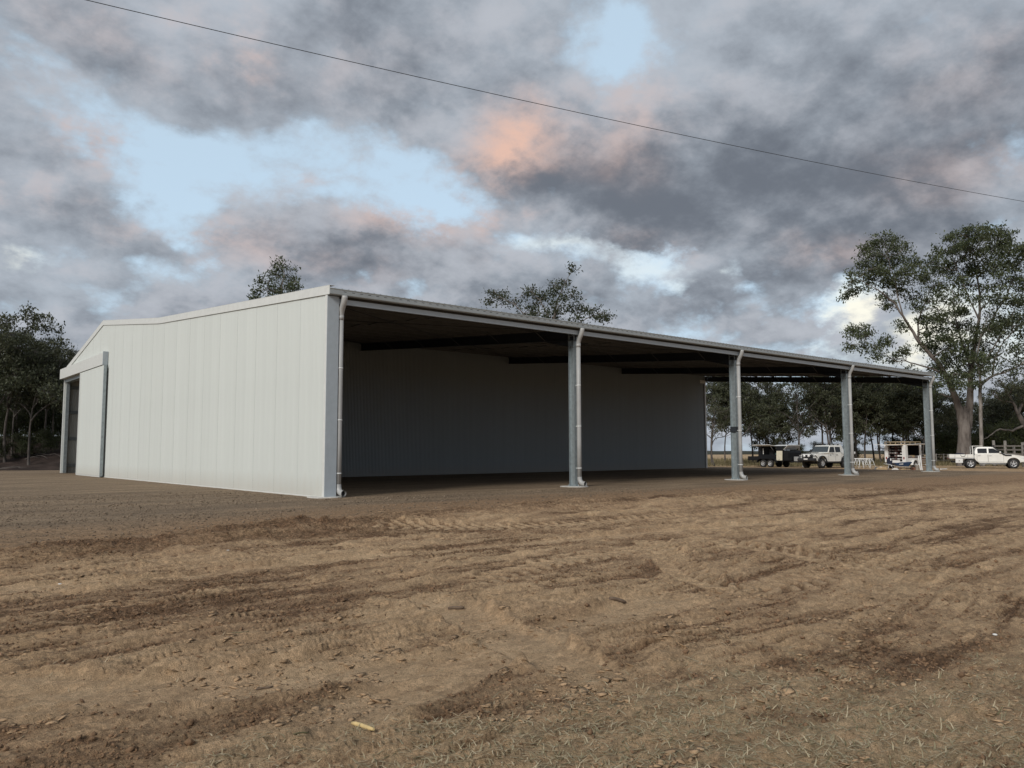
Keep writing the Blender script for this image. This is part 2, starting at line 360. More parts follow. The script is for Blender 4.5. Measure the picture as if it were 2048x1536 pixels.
def leaf_mat(name, c1, c2, tr=0.3):
    m, nt, b = mat_new(name); N = nt.nodes; L = nt.links
    at = N.new('ShaderNodeAttribute'); at.attribute_name = 'tint'
    oi = N.new('ShaderNodeObjectInfo')
    mx = N.new('ShaderNodeMix'); mx.data_type = 'RGBA'; mx.inputs[6].default_value = (*c1, 1); mx.inputs[7].default_value = (*c2, 1); L.new(at.outputs['Fac'], mx.inputs[0])
    hs = N.new('ShaderNodeHueSaturation'); L.new(mx.outputs[2], hs.inputs['Color'])
    mr = N.new('ShaderNodeMapRange'); L.new(oi.outputs['Random'], mr.inputs[0]); mr.inputs[3].default_value = 0.75; mr.inputs[4].default_value = 1.25; L.new(mr.outputs[0], hs.inputs['Value'])
    L.new(hs.outputs[0], b.inputs['Base Color']); b.inputs['Roughness'].default_value = 0.5; b.inputs['Specular IOR Level'].default_value = 0.35
    t = N.new('ShaderNodeBsdfTranslucent'); L.new(hs.outputs[0], t.inputs[0]); ms = N.new('ShaderNodeMixShader'); ms.inputs[0].default_value = tr
    out = N['Material Output']; L.new(b.outputs[0], ms.inputs[1]); L.new(t.outputs[0], ms.inputs[2]); L.new(ms.outputs[0], out.inputs[0])
    return m
MT['leaf'] = leaf_mat('gum_leaves', (0.028, 0.039, 0.017), (0.110, 0.126, 0.062))
MT['leafdark'] = leaf_mat('dark_gum_leaves', (0.034, 0.040, 0.021), (0.115, 0.122, 0.066))
MT['leafbush'] = leaf_mat('olive_bush_leaves', (0.03, 0.038, 0.014), (0.085, 0.10, 0.035))
MT['drygrass'] = leaf_mat('dry_grass', (0.17, 0.155, 0.075), (0.62, 0.52, 0.34), 0.3)
MT['straw_bits'] = leaf_mat('bleached_straw', (0.27, 0.22, 0.12), (0.62, 0.52, 0.35), 0.3)
MT['paddockgrass'] = leaf_mat('paddock_grass', (0.17, 0.155, 0.075), (0.34, 0.28, 0.16), 0.3)
MT['paddockgrass'].node_tree.nodes['Principled BSDF'].inputs['Roughness'].default_value = 0.9

def ground_mat():
    m, nt, b = mat_new('bare_clay_soil'); N = nt.nodes; L = nt.links
    tc = N.new('ShaderNodeTexCoord'); O = tc.outputs['Object']
    at = N.new('ShaderNodeAttribute'); at.attribute_name = 'gmask'; sp = N.new('ShaderNodeSeparateColor'); L.new(at.outputs['Color'], sp.inputs[0])
    crust, plate, grass = sp.outputs[0], sp.outputs[1], sp.outputs[2]
    def noise(scale, det=6, rough=0.6, vec=None):
        n = N.new('ShaderNodeTexNoise'); n.inputs['Scale'].default_value = scale; n.inputs['Detail'].default_value = det; n.inputs['Roughness'].default_value = rough
        L.new(vec or O, n.inputs['Vector']); return n.outputs['Fac']
    def mr(v, a, b_, c, d):
        n = N.new('ShaderNodeMapRange'); L.new(v, n.inputs[0]); n.inputs[1].default_value = a; n.inputs[2].default_value = b_; n.inputs[3].default_value = c; n.inputs[4].default_value = d; return n.outputs[0]
    def ma(op, a, b_, clamp=False):
        n = N.new('ShaderNodeMath'); n.operation = op; n.use_clamp = clamp
        for i, x in enumerate((a, b_)):
            if hasattr(x, 'is_output'): L.new(x, n.inputs[i])
            else: n.inputs[i].default_value = x
        return n.outputs[0]
    def mix(f, a, b_):
        n = N.new('ShaderNodeMix'); n.data_type = 'RGBA'
        for i, x in ((0, f), (6, a), (7, b_)):
            if hasattr(x, 'is_output'): L.new(x, n.inputs[i])
            else: n.inputs[i].default_value = x
        return n.outputs[2]
    nf = noise(30, 8, 0.75); nm = noise(6, 8, 0.7); ng = noise(140, 4, 0.6); nb = noise(0.5, 5)
    cr = ma('ADD', crust, ma('MULTIPLY', ma('SUBTRACT', nm, 0.5), 0.8)); cr = ma('ADD', cr, ma('MULTIPLY', ma('SUBTRACT', nf, 0.5), 0.55))
    f = mr(cr, 0.05, 0.95, 0, 1)
    soil = mix(f, (0.165, 0.096, 0.052, 1), (0.50, 0.328, 0.186, 1))
    pale = mix(ma('MULTIPLY', plate, f), soil, (0.56, 0.395, 0.24, 1))
    red = mix(mr(nb, 0.45, 0.7, 0.0, 0.25), pale, (0.24, 0.135, 0.08, 1))
    g1 = mix(mr(nf, 0.35, 0.65, 0, 1), (0.27, 0.215, 0.115, 1), (0.47, 0.365, 0.225, 1))
    col = mix(ma('MULTIPLY', grass, mr(nm, 0.40, 0.65, 0.05, 0.9), True), red, g1)
    vo = N.new('ShaderNodeTexVoronoi'); vo.inputs['Scale'].default_value = 38; L.new(O, vo.inputs['Vector']); vs = N.new('ShaderNodeSeparateColor'); L.new(vo.outputs['Color'], vs.inputs[0])
    mpv = N.new('ShaderNodeMapping'); mpv.inputs['Scale'].default_value = (5.5, 11, 8); L.new(O, mpv.inputs[0])
    v2 = N.new('ShaderNodeTexVoronoi'); v2.inputs['Scale'].default_value = 1.0; L.new(mpv.outputs[0], v2.inputs['Vector']); vs2 = N.new('ShaderNodeSeparateColor'); L.new(v2.outputs['Color'], vs2.inputs[0])
    spk = ma('MULTIPLY', ma('MULTIPLY', mr(ng, 0.3, 0.7, 0.60, 1.40), ma('ADD', 1.0, ma('MULTIPLY', mr(vs.outputs[0], 0, 1, -0.45, 0.45), mr(f, 0.0, 0.9, 1.0, 0.35)))), mr(vs2.outputs[0], 0, 1, 0.84, 1.16))
    sc = N.new('ShaderNodeVectorMath'); sc.operation = 'SCALE'; L.new(col, sc.inputs[0]); L.new(spk, sc.inputs['Scale'])
    L.new(sc.outputs[0], b.inputs['Base Color']); b.inputs['Roughness'].default_value = 0.95; b.inputs['Specular IOR Level'].default_value = 0.2
    h = ma('ADD', ma('MULTIPLY', nf, 0.7), ma('MULTIPLY', ng, 0.35))
    bp = N.new('ShaderNodeBump'); bp.inputs['Strength'].default_value = 1.0; bp.inputs['Distance'].default_value = 0.06; L.new(h, bp.inputs['Height']); L.new(bp.outputs[0], b.inputs['Normal'])
    return m
MT['ground'] = ground_mat()
def pad_mat():
    m, nt, b = mat_new('compacted_gravel'); N = nt.nodes; L = nt.links
    tc = N.new('ShaderNodeTexCoord'); O = tc.outputs['Object']
    mp = N.new('ShaderNodeMapping'); mp.inputs['Scale'].default_value = (0.16, 0.9, 1); mp.inputs['Rotation'].default_value = (0, 0, 0.10); L.new(O, mp.inputs[0])
    def noise(scale, det=6, rough=0.6, vec=None):
        n = N.new('ShaderNodeTexNoise'); n.inputs['Scale'].default_value = scale; n.inputs['Detail'].default_value = det; n.inputs['Roughness'].default_value = rough
        L.new(vec or O, n.inputs['Vector']); return n.outputs['Fac']
    a = noise(1.3, 8, 0.62, mp.outputs[0]); g = noise(13, 8, 0.9); big = noise(0.16, 4)
    cr = N.new('ShaderNodeValToRGB'); e = cr.color_ramp.elements; e[0].position = 0.36; e[0].color = (0.165, 0.118, 0.077, 1); e[1].position = 0.66; e[1].color = (0.30, 0.217, 0.138, 1); L.new(a, cr.inputs[0])
    mr = N.new('ShaderNodeMapRange'); L.new(g, mr.inputs[0]); mr.inputs[1].default_value = 0.3; mr.inputs[2].default_value = 0.72; mr.inputs[3].default_value = 0.15; mr.inputs[4].default_value = 1.85
    sc = N.new('ShaderNodeVectorMath'); sc.operation = 'SCALE'; L.new(cr.outputs[0], sc.inputs[0]); L.new(mr.outputs[0], sc.inputs['Scale'])
    at = N.new('ShaderNodeAttribute'); at.attribute_name = 'rim'
    rm = N.new('ShaderNodeMath'); rm.operation = 'MULTIPLY_ADD'; L.new(a, rm.inputs[0]); rm.inputs[1].default_value = 1.6; L.new(at.outputs['Fac'], rm.inputs[2])
    r2 = N.new('ShaderNodeMapRange'); L.new(rm.outputs[0], r2.inputs[0]); r2.inputs[1].default_value = 0.95; r2.inputs[2].default_value = 1.55
    mx = N.new('ShaderNodeMix'); mx.data_type = 'RGBA'; L.new(r2.outputs[0], mx.inputs[0]); L.new(sc.outputs[0], mx.inputs[6])
    s2 = N.new('ShaderNodeVectorMath'); s2.operation = 'SCALE'; s2.inputs[0].default_value = (0.27, 0.172, 0.098); L.new(mr.outputs[0], s2.inputs['Scale']); L.new(s2.outputs[0], mx.inputs[7])
    L.new(mx.outputs[2], b.inputs['Base Color']); b.inputs['Roughness'].default_value = 0.95; b.inputs['Specular IOR Level'].default_value = 0.2
    bp = N.new('ShaderNodeBump'); bp.inputs['Strength'].default_value = 0.8; bp.inputs['Distance'].default_value = 0.03; L.new(g, bp.inputs['Height']); L.new(bp.outputs[0], b.inputs['Normal'])
    return m
MT['pad'] = pad_mat()
MT['clod'] = simple('loose_brown_clods', (0.20, 0.122, 0.070), 0.95, var=0.4, scale=5, bump=0.6, spec=0.2, bscale=60)
MT['litter'] = simple('dark_leaf_litter', (0.046, 0.032, 0.026), 0.95, var=0.5, scale=1.2, bump=0.8, spec=0.2, bscale=7)
MT['hill'] = simple('far_scrub_hill', (0.05, 0.052, 0.042), 0.95, var=0.4, scale=0.05, spec=0.1)

# ------------------------------------------------------------------ terrain
def rect_edge(x, y):
    """signed distance (m) inside the pad, positive inside, wavering edge"""
    wob = 0.9*fbm(x*0.16, y*0.16, 3, 71) + 0.25*fbm(x*0.9, y*0.9, 3, 73)
    front = y+4.55+0.9*sst(3, 26, x)+0.75*(1-sst(-6.5, -2.5, x))
    right = 41.0-x
    return np.minimum(np.minimum(front, right), 50.0-y)+wob
def base_z(x, y):
    x = np.asarray(x, float); y = np.asarray(y, float)
    dcam = np.hypot(x-CAM[0], y-CAM[1])
    nat = -0.30-0.13*np.exp(-(dcam/14.0)**2)-0.05*sst(40, 55, x)
    front = sst(-7.2, -3.6, y); right = 1-sst(38, 50, x)
    z = nat*(1-front*right)
    far = np.hypot(x-10, y-10); return z - 3.0*sst(150, 900, far)
TR = [[(1290,1080),(1335,1115),(1395,1160),(1500,1178),(1620,1162),(1800,1122),(2048,1076),(2300,1038)],
      [(1400,1080),(1500,1098),(1620,1118),(1730,1140)],
      [(930,1172),(1060,1138),(1200,1115),(1350,1095)],
      [(-100,1345),(200,1364),(450,1362),(700,1338),(1000,1292)],
      [(700,1075),(1100,1058),(1500,1030),(2048,998)],
      [(560,1470),(800,1375),(1050,1275),(1280,1218),(1450,1200)],
      [(-200,1400),(120,1392),(330,1375),(620,1340),(900,1290)],
      [(840,1190),(980,1250),(1120,1310),(1260,1370)],
      [(-100,1190),(300,1160),(700,1120),(1200,1078),(1700,1042),(2200,1010)]]
def smooth_line(pts, n=14):
    P = np.array([gp(px, py, -0.38)[:2] for px, py in pts]); out = []
    Q = np.vstack([2*P[0]-P[1], P, 2*P[-1]-P[-2]])
    for i in range(1, len(Q)-2):
        for t in np.linspace(0, 1, n, endpoint=False):
            a, b, c, d = Q[i-1], Q[i], Q[i+1], Q[i+2]
            out.append(0.5*((2*b)+(-a+c)*t+(2*a-5*b+4*c-d)*t*t+(-a+3*b-3*c+d)*t**3))
    out.append(P[-1]); return np.array(out)
TRK = [smooth_line(t) for t in TR]
def track_coords(x, y, line):
    best = np.full(x.shape, 99.0); s = np.zeros(x.shape); side = np.zeros(x.shape); acc = 0.0
    for a, b in zip(line[:-1], line[1:]):
        d = b-a; l = np.hypot(*d); d = d/l
        t = np.clip((x-a[0])*d[0]+(y-a[1])*d[1], 0, l); qx = x-a[0]-d[0]*t; qy = y-a[1]-d[1]*t
        dist = np.hypot(qx, qy); m = dist < best
        best = np.where(m, dist, best); s = np.where(m, acc+t, s); side = np.where(m, np.sign(d[0]*qy-d[1]*qx), side); acc += l
    return best, s, side, acc
def ground(x, y):
    """height and masks of the bare ground at world points (near part)"""
    z = base_z(x, y); inside = rect_edge(x, y)
    dcam = np.hypot(x-CAM[0], y-CAM[1])
    near = 1-sst(24, 44, dcam)
    # grader passes run along the shed front
    c_, s_ = math.cos(0.03), math.sin(0.03); gx = x*c_+y*s_; gy = -x*s_+y*c_
    wx = gx+1.2*fbm(x*0.25, y*0.25, 3, 3); wy = gy+0.45*fbm(x*0.22, y*0.22, 3, 5)
    b1 = fbm(wx*0.10, wy*0.85, 4, 21); b2 = fbm(wx*0.33, wy*2.3, 4, 31, 0.6)
    iso = fbm(x*0.8, y*0.8, 5, 41, 0.6)
    band = 1.1*b1+0.75*b2+0.6*iso
    b3 = fbm(wx*1.7, wy*5.0, 4, 35, 0.65)
    lines = fbm(wx*0.05, wy*3.2, 3, 39, 0.6)
    crust = sst(-0.50, 0.55, 0.72*band+0.50*b3+0.55*lines+0.16)
    streak = sst(0.80, 0.98, 1-3.0*np.abs(fbm(wx*0.16+3, wy*3.4, 4, 45, 0.6)))*sst(-0.25, 0.25, fbm(x*0.35, y*0.6, 3, 46))
    crust = crust-0.75*streak
    rid = 1-2*np.abs(fbm(wx*2.6, wy*6.5, 4, 37, 0.6))
    tt = 7.0*fbm(wx*0.75+0.3*iso, wy*2.2, 5, 43, 0.62)+3.0; tq = np.floor(tt); tf = tt-tq
    terr = (tq-3+sst(0.44, 0.58, tf))*0.019
    thash = _hash(tq, np.floor(wx*0.35+0.4*b1), 47)/4294967296.0
    t2 = 5.0*fbm(wx*2.6, wy*6.0, 4, 49, 0.6); t2q = np.floor(t2); terr2 = (t2q+sst(0.35, 0.65, t2-t2q))*0.012
    g2 = np.exp(-((dcam-4.4)/2.4)**2)
    f1, f2, cid, vx, vy = voronoi(wx*3.2+0.5*fbm(x*3, y*3, 2, 51), wy*5.2, 61)
    edge = sst(0.0, 0.16, f2-f1)
    F1, F2, cid2, ux, uy = voronoi(wx*8.0+0.4*fbm(x*7, y*7, 2, 52), wy*11.0, 67)
    edge2 = sst(0.0, 0.2, F2-F1)
    platez = 0.014*(cid-0.4)*edge+0.020*vy*(cid-0.5)*edge-0.010*(1-edge)
    platez2 = 0.008*(cid2-0.4)*edge2+0.012*uy*(cid2-0.5)*edge2-0.005*(1-edge2)
    loose = 0.034*fbm(x*4.5, y*6, 5, 81, 0.7)+0.016*np.abs(perlin(x*17, y*17, 85))+0.009*perlin(x*36, y*36, 87)
    dz = 0.020*lines-0.018*streak+0.04*b1+0.045*b2+0.018*iso+0.012*b3+0.006*rid + crust*(0.006+0.45*platez+0.5*platez2+terr+terr2) + (1-crust)*(loose+0.5*platez2)
    dz += 0.005*fbm(x*9, y*13, 4, 91, 0.7)+0.003*np.abs(perlin(x*21, y*26, 93))
    crust = crust*near+0.62*(1-near)
    trk = np.zeros(x.shape)
    for i, ln in enumerate(TRK):
        d, s, sd_, tot = track_coords(x, y, ln)
        w = (0.30, 0.30, 0.30, 0.26, 0.3, 0.34, 0.42, 0.30, 0.28)[i]
        e = 1-sst(w*0.8, w*1.1, d); ends = sst(0, 0.8, s)*(1-sst(tot-0.8, tot, s)); pat = np.clip(0.95+0.9*fbm(x*0.9, y*0.9, 2, 101+i), 0.45, 1)*ends
        lug = sst(-0.10, 0.30, np.sin(2*np.pi*(s+np.abs(d)*0.9)/0.26))*(0.55+0.45*sst(0.0, 0.06, d))
        amp = (0.060, 0.060, 0.05, 0.005, 0.035, 0.0, 0.0, 0.0, 0.012)[i]
        dz = dz*(1-(0.9 if i in (0, 1, 2, 4) else 0.65)*e*pat)+pat*(e*(amp*lug-0.040)+0.022*np.exp(-((d-w*1.12)/0.07)**2))
        trk = np.maximum(trk, e*pat)
        crust = crust*(1-e*pat*(0.9 if i in (0, 1, 2, 4) else 0.5))+e*pat*((1.05*lug+0.08) if i in (0, 1, 2, 4) else 0.62)  # groove shade put into the colour: dark between lugs, pale on their tops
    # loose windrow pushed up along the pad edge
    wr = np.exp(-((inside+0.35)/0.42)**2)*sst(-0.25, 0.35, fbm(x*0.55, y*0.55, 3, 111)+0.45*np.exp(-((x+3.6)/2.6)**2)+0.05)
    dz += wr*(0.085+0.11*fbm(x*2.4, y*2.4, 5, 113, 0.6)+0.04*np.abs(perlin(x*7, y*7, 115)))*(0.3+0.7*np.exp(-((x+3.6)/3)**2))
    crust = crust*(1-0.9*np.clip(wr, 0, 1)*(0.35+0.65*np.exp(-((x+4.5)/4)**2)))
    crust = crust*(1-0.45*sst(-1.6, 0.0, inside))
    # dark loose strip of clods near the camera, paler sheets elsewhere
    z = z+dz*near*(1-sst(0.0, 0.8, inside)*0.85)
    # the ground sits below the gravel pad
    z = z-0.05*sst(0.05, 0.5, inside)
    pxy = (x-CAM[0])*_r[0]+(y-CAM[1])*_r[1]; pd = (x-CAM[0])*math.cos(YAW)+(y-CAM[1])*math.sin(YAW)
    grass = sst(0.05, 0.55, 0.55*fbm(x*0.55, y*0.55, 4, 121)+0.5*fbm(x*2.2, y*2.2, 4, 123)+1.15*(1-sst(3.3, 7.6, dcam-pxy*0.62))-0.42)*(1-sst(9, 13, dcam))
    crust = crust+0.55*grass*(1-sst(9, 13, dcam))
    far = sst(75.0, 79, (x-CAM[0])*math.cos(YAW)+(y-CAM[1])*math.sin(YAW)+3.0*fbm(x*0.12, y*0.12, 3, 131))*(x > 40)
    far = np.maximum(far, sst(46, 60, y))
    far = np.maximum(far, sst(60, 90, dcam)*(inside < 0))
    grass = np.maximum(grass*0.62, far)
    return z, np.clip(crust, -0.2, 1.2), np.clip(0.35*edge*cid+0.75*thash+0.2*trk, 0, 1), grass
def build_ground():
    A = R(46); th = np.concatenate([np.linspace(-A, A, 900), np.linspace(A, 2*np.pi-A, 60)[1:-1]])
    rr = [0.35, 0.7, 1.1, 1.5]
    while rr[-1] < 30: rr.append(rr[-1]*(1.0052 if rr[-1] < 6 or rr[-1] > 20 else 1.0042)+0.0005)
    while rr[-1] < 48: rr.append(rr[-1]*1.008)
    while rr[-1] < 5000: rr.append(rr[-1]*1.11)
    rr = np.array(rr); nT, nR = len(th), len(rr)
    T, Rr = np.meshgrid(YAW-th, rr)
    x = CAM[0]+Rr*np.cos(T); y = CAM[1]+Rr*np.sin(T)
    z, c, p, g = ground(x.ravel(), y.ravel())
    V = np.column_stack([x.ravel(), y.ravel(), z])
    i = np.arange(nR-1)[:, None]*nT; j = np.arange(nT)[None, :]; j2 = (j+1) % nT
    Q = np.stack([i+j, i+j2, i+nT+j2, i+nT+j], -1).reshape(-1, 4)[:, ::-1]
    V = np.vstack([V, [[CAM[0], CAM[1], z[:nT].mean()]]]); n = len(V)-1
    Tt = np.column_stack([np.full(nT, n), np.arange(nT), (np.arange(nT)+1) % nT])[:, ::-1]
    def ap(a, v=0.5): return np.append(a, v)
    att = np.column_stack([ap(c), ap(p), ap(g), np.ones(n+1)])
    me = mesh_np('ground', V, Q, Tt, {'gmask': att}, True)
    tag(link('ground', me, MT['ground']), 'bare brown clay ground scraped into bands with tyre tracks', 'ground', kind='structure')
build_ground()
def build_pad():
    xs = np.concatenate([np.arange(-60, -14, 0.8), np.arange(-14, 12, 0.07), np.arange(12, 42, 0.16), [42.0, 43.5]])
    ys = np.concatenate([np.arange(-7.2, 1.0, 0.07), np.arange(1.0, 16, 0.25), np.arange(16, 52, 0.8)])
    X, Y = np.meshgrid(xs, ys); x, y = X.ravel(), Y.ravel()
    ins = rect_edge(x, y)
    z = base_z(x, y)+0.012
    rip = 0.022*fbm(x*0.18, y*1.3, 4, 201)+0.012*fbm(x*1.4, y*1.9, 4, 203)+0.006*fbm(x*9, y*9, 3, 205)
    shed = sst(-1.2, 0.6, y)*sst(-1.0, 0.3, x)
    z = z+rip*(1-0.75*shed)*sst(-0.1, 0.8, ins)
    z = z-0.22*(1-sst(-0.75, 0.15, ins+0.30*fbm(x*1.2, y*1.2, 4, 207)))
    flat = np.exp(-(np.minimum(np.abs(x), 3)/0.35)**2)*(y > -0.3)+np.exp(-((y-14.45)/0.4)**2)
    z = np.where((x > -0.6) & (y > -0.6), np.minimum(z, 0.018), z)
    nx, ny = len(xs), len(ys); i = np.arange(ny-1)[:, None]*nx; j = np.arange(nx-1)[None, :]
    Q = np.stack([i+j, i+j+1, i+nx+j+1, i+nx+j], -1).reshape(-1, 4)
    keep = (ins.reshape(ny, nx) > -1.6); kq = (keep[:-1, :-1] | keep[1:, 1:]).ravel()
    tag(link('gravel_pad', mesh_np('gravel_pad', np.column_stack([x, y, z]), Q[kq], None, {'rim': (1-sst(-0.2, 3.0, ins))*(0.55+0.45*sst(-6, 3, x))}, True), MT['pad']), 'compacted dark gravel pad around and under the shed', 'ground', kind='structure')
build_pad()

# ------------------------------------------------------------------ shed
LB = 8.992; NB = 4; XE = LB*NB; WD = 32.35; YK, ZK = 14.49, 6.45; YR, ZR = 23.69, 7.53; ZE = 5.80; H0 = 5.37
def roof_z(y):
    return np.interp(y, [0, YK, YR, WD], [H0, ZK, ZR, ZE])
def corrug(name, length_pts, pitch=0.0762, n=10, amp=0.0125, sub=6):
    """one sheet: u across (x local), z from bottom to top given per side"""
    (z0a, z1a, z0b, z1b) = length_pts
    V = []; m = n*sub+1
    for i in range(m):
        t = i/(m-1); u = t*n*pitch; o = amp*math.sin(2*math.pi*i/sub)
        V.append((u, o, z0a+(z0b-z0a)*t)); V.append((u, o, z1a+(z1b-z1a)*t))
    Q = [(2*i, 2*i+2, 2*i+3, 2*i+1) for i in range(m-1)]
    return mesh_np(name, np.array(V), Q, None, None, True)
shed = thing('machinery_shed', 'large cream corrugated steel machinery shed with an open columned front', 'shed', (0, 0, 0))
SW = 0.762
# gable wall facing the camera (plane x=0), sheets run up the wall; local u -> world +y
DOOR0, DOOR1 = 22.64, WD-0.06
def gable(xp, y0, y1, rot, sgn):
    y = y0; k = 0
    while y < y1-0.02:
        w = min(SW, y1-y); za, zb = float(roof_z(y))-0.045, float(roof_z(y+w))-0.045
        mid = y+w/2
        if y > DOOR0-0.01 and xp < 1: b0 = 5.30
        else: b0 = 0.02
        # split at the roof's change of slope so the top edge follows it
        me = corrug('wall_sheet', (b0, za, b0, zb), pitch=w/10)
        o = link('wall_sheet', me, MT['sheet'], shed, (xp+(0.0011 if k % 2 else -0.0011), y, 0)); o.rotation_euler = (0, 0, math.pi/2)
        y += SW; k += 1
    return
gable(0.0, 0.10, DOOR0, 0, 1)
gable(0.0, DOOR0, WD, 0, 1)
gable(35.34, YK, WD, 0, 1)
def wall_run(yp, x0, x1, z0, z1, mat='sheet'):
    me = corrug('wall_sheet', (z0, z1, z0, z1)); x = x0; k = 0
    while x < x1-0.02:
        m2 = me if x+SW <= x1+1e-6 else corrug('wall_sheet', (z0, z1, z0, z1), pitch=(x1-x)/10)
        link('wall_sheet', m2, MT[mat], shed, (x, yp+(0.0011 if k % 2 else -0.0011), 0)); x += SW; k += 1
wall_run(YK-0.04, 0.03, 35.30, 0.02, ZK-0.20, 'shadesheet')
wall_run(WD, 0.03, XE, 0.02, ZE-0.06)
# roof sheets
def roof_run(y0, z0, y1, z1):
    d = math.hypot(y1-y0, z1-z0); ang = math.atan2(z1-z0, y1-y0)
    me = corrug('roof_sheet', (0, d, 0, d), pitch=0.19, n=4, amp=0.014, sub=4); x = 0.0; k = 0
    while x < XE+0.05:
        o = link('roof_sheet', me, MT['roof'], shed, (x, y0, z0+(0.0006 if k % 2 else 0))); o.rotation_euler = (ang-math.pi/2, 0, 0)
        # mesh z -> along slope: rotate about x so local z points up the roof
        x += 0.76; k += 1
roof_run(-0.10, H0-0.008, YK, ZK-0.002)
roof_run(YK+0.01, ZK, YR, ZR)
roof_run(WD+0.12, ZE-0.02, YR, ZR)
# barge capping along the gable, in three lengths, and ridge cap
def barge(xp, sg, y0, y1):
    z0, z1 = float(roof_z(y0)), float(roof_z(y1)); hgt = 0.215
    m = MB(); xo = xp+sg*0.026
    P = [(y0, z0-hgt+0.03), (y1, z1-hgt+0.03), (y1, z1+0.045), (y0, z0+0.045)]
    m.prism(P, min(xo, xo+sg*0.014), max(xo, xo+sg*0.014), 'x')
    Pt = [(y0, z0+0.0455), (y1, z1+0.0455), (y1, z1+0.053), (y0, z0+0.053)]
    m.prism(Pt, min(xo+sg*0.016, xp-sg*0.12), max(xo+sg*0.016, xp-sg*0.12), 'x')
    m.build('barge_capping', MT['trim'], shed)
for a, b in ((-0.13, YK-0.003), (YK+0.003, YR-0.003), (YR+0.003, WD+0.10)):
    barge(0.0, -1, a, b)
    barge(XE+0.01, 1, a, b)
# corner flashing at the near corner
m = MB(); m.box(-0.024, -0.012, 0.005, 0.125, 0.02, H0-0.17); m.build('corner_flashing', MT['trim'], shed)
m = MB(); m.box(-0.024, 0.30, -0.012, 0.003, 0.02, H0-0.20); m.build('corner_flashing', MT['flash'], shed)
m = MB(); m.box(0.286, 0.300, 0.0035, 0.34, 0.02, H0-0.20); m.build('corner_flashing', MT['flash'], shed)
m = MB(); m.box(-0.030, -0.010, 0.126, DOOR0-0.05, 0.006, 0.045); m.build('base_flashing', MT['trim'], shed)
# gutter and eave members along the front
m = MB(); prof = [(-0.02, H0-0.015), (-0.155, H0-0.015), (-0.165, H0-0.03), (-0.155, H0-0.055), (-0.155, H0-0.165), (-0.14, H0-0.185), (-0.02, H0-0.185)]
m.prism(prof, -0.035, XE+0.12, 'x'); gut = m.build('gutter', MT['gutter'], shed)
m = MB()
x = 0.35
while x < XE: m.box(x, x+0.085, -0.1575, -0.1545, H0-0.088, H0-0.076); x += 0.24
tag(m.build('overflow_slots', MT['dark'], gut), kind='stuff')
m = MB(); m.prism([(0.0, H0-0.385), (0.07, H0-0.385), (0.07, H0-0.37), (0.015, H0-0.37), (0.015, H0-0.265), (0.07, H0-0.265), (0.07, H0-0.25), (0.0, H0-0.25)], 0.305, XE+0.05, 'x'); m.build('eave_purlin', MT['flash'], shed)
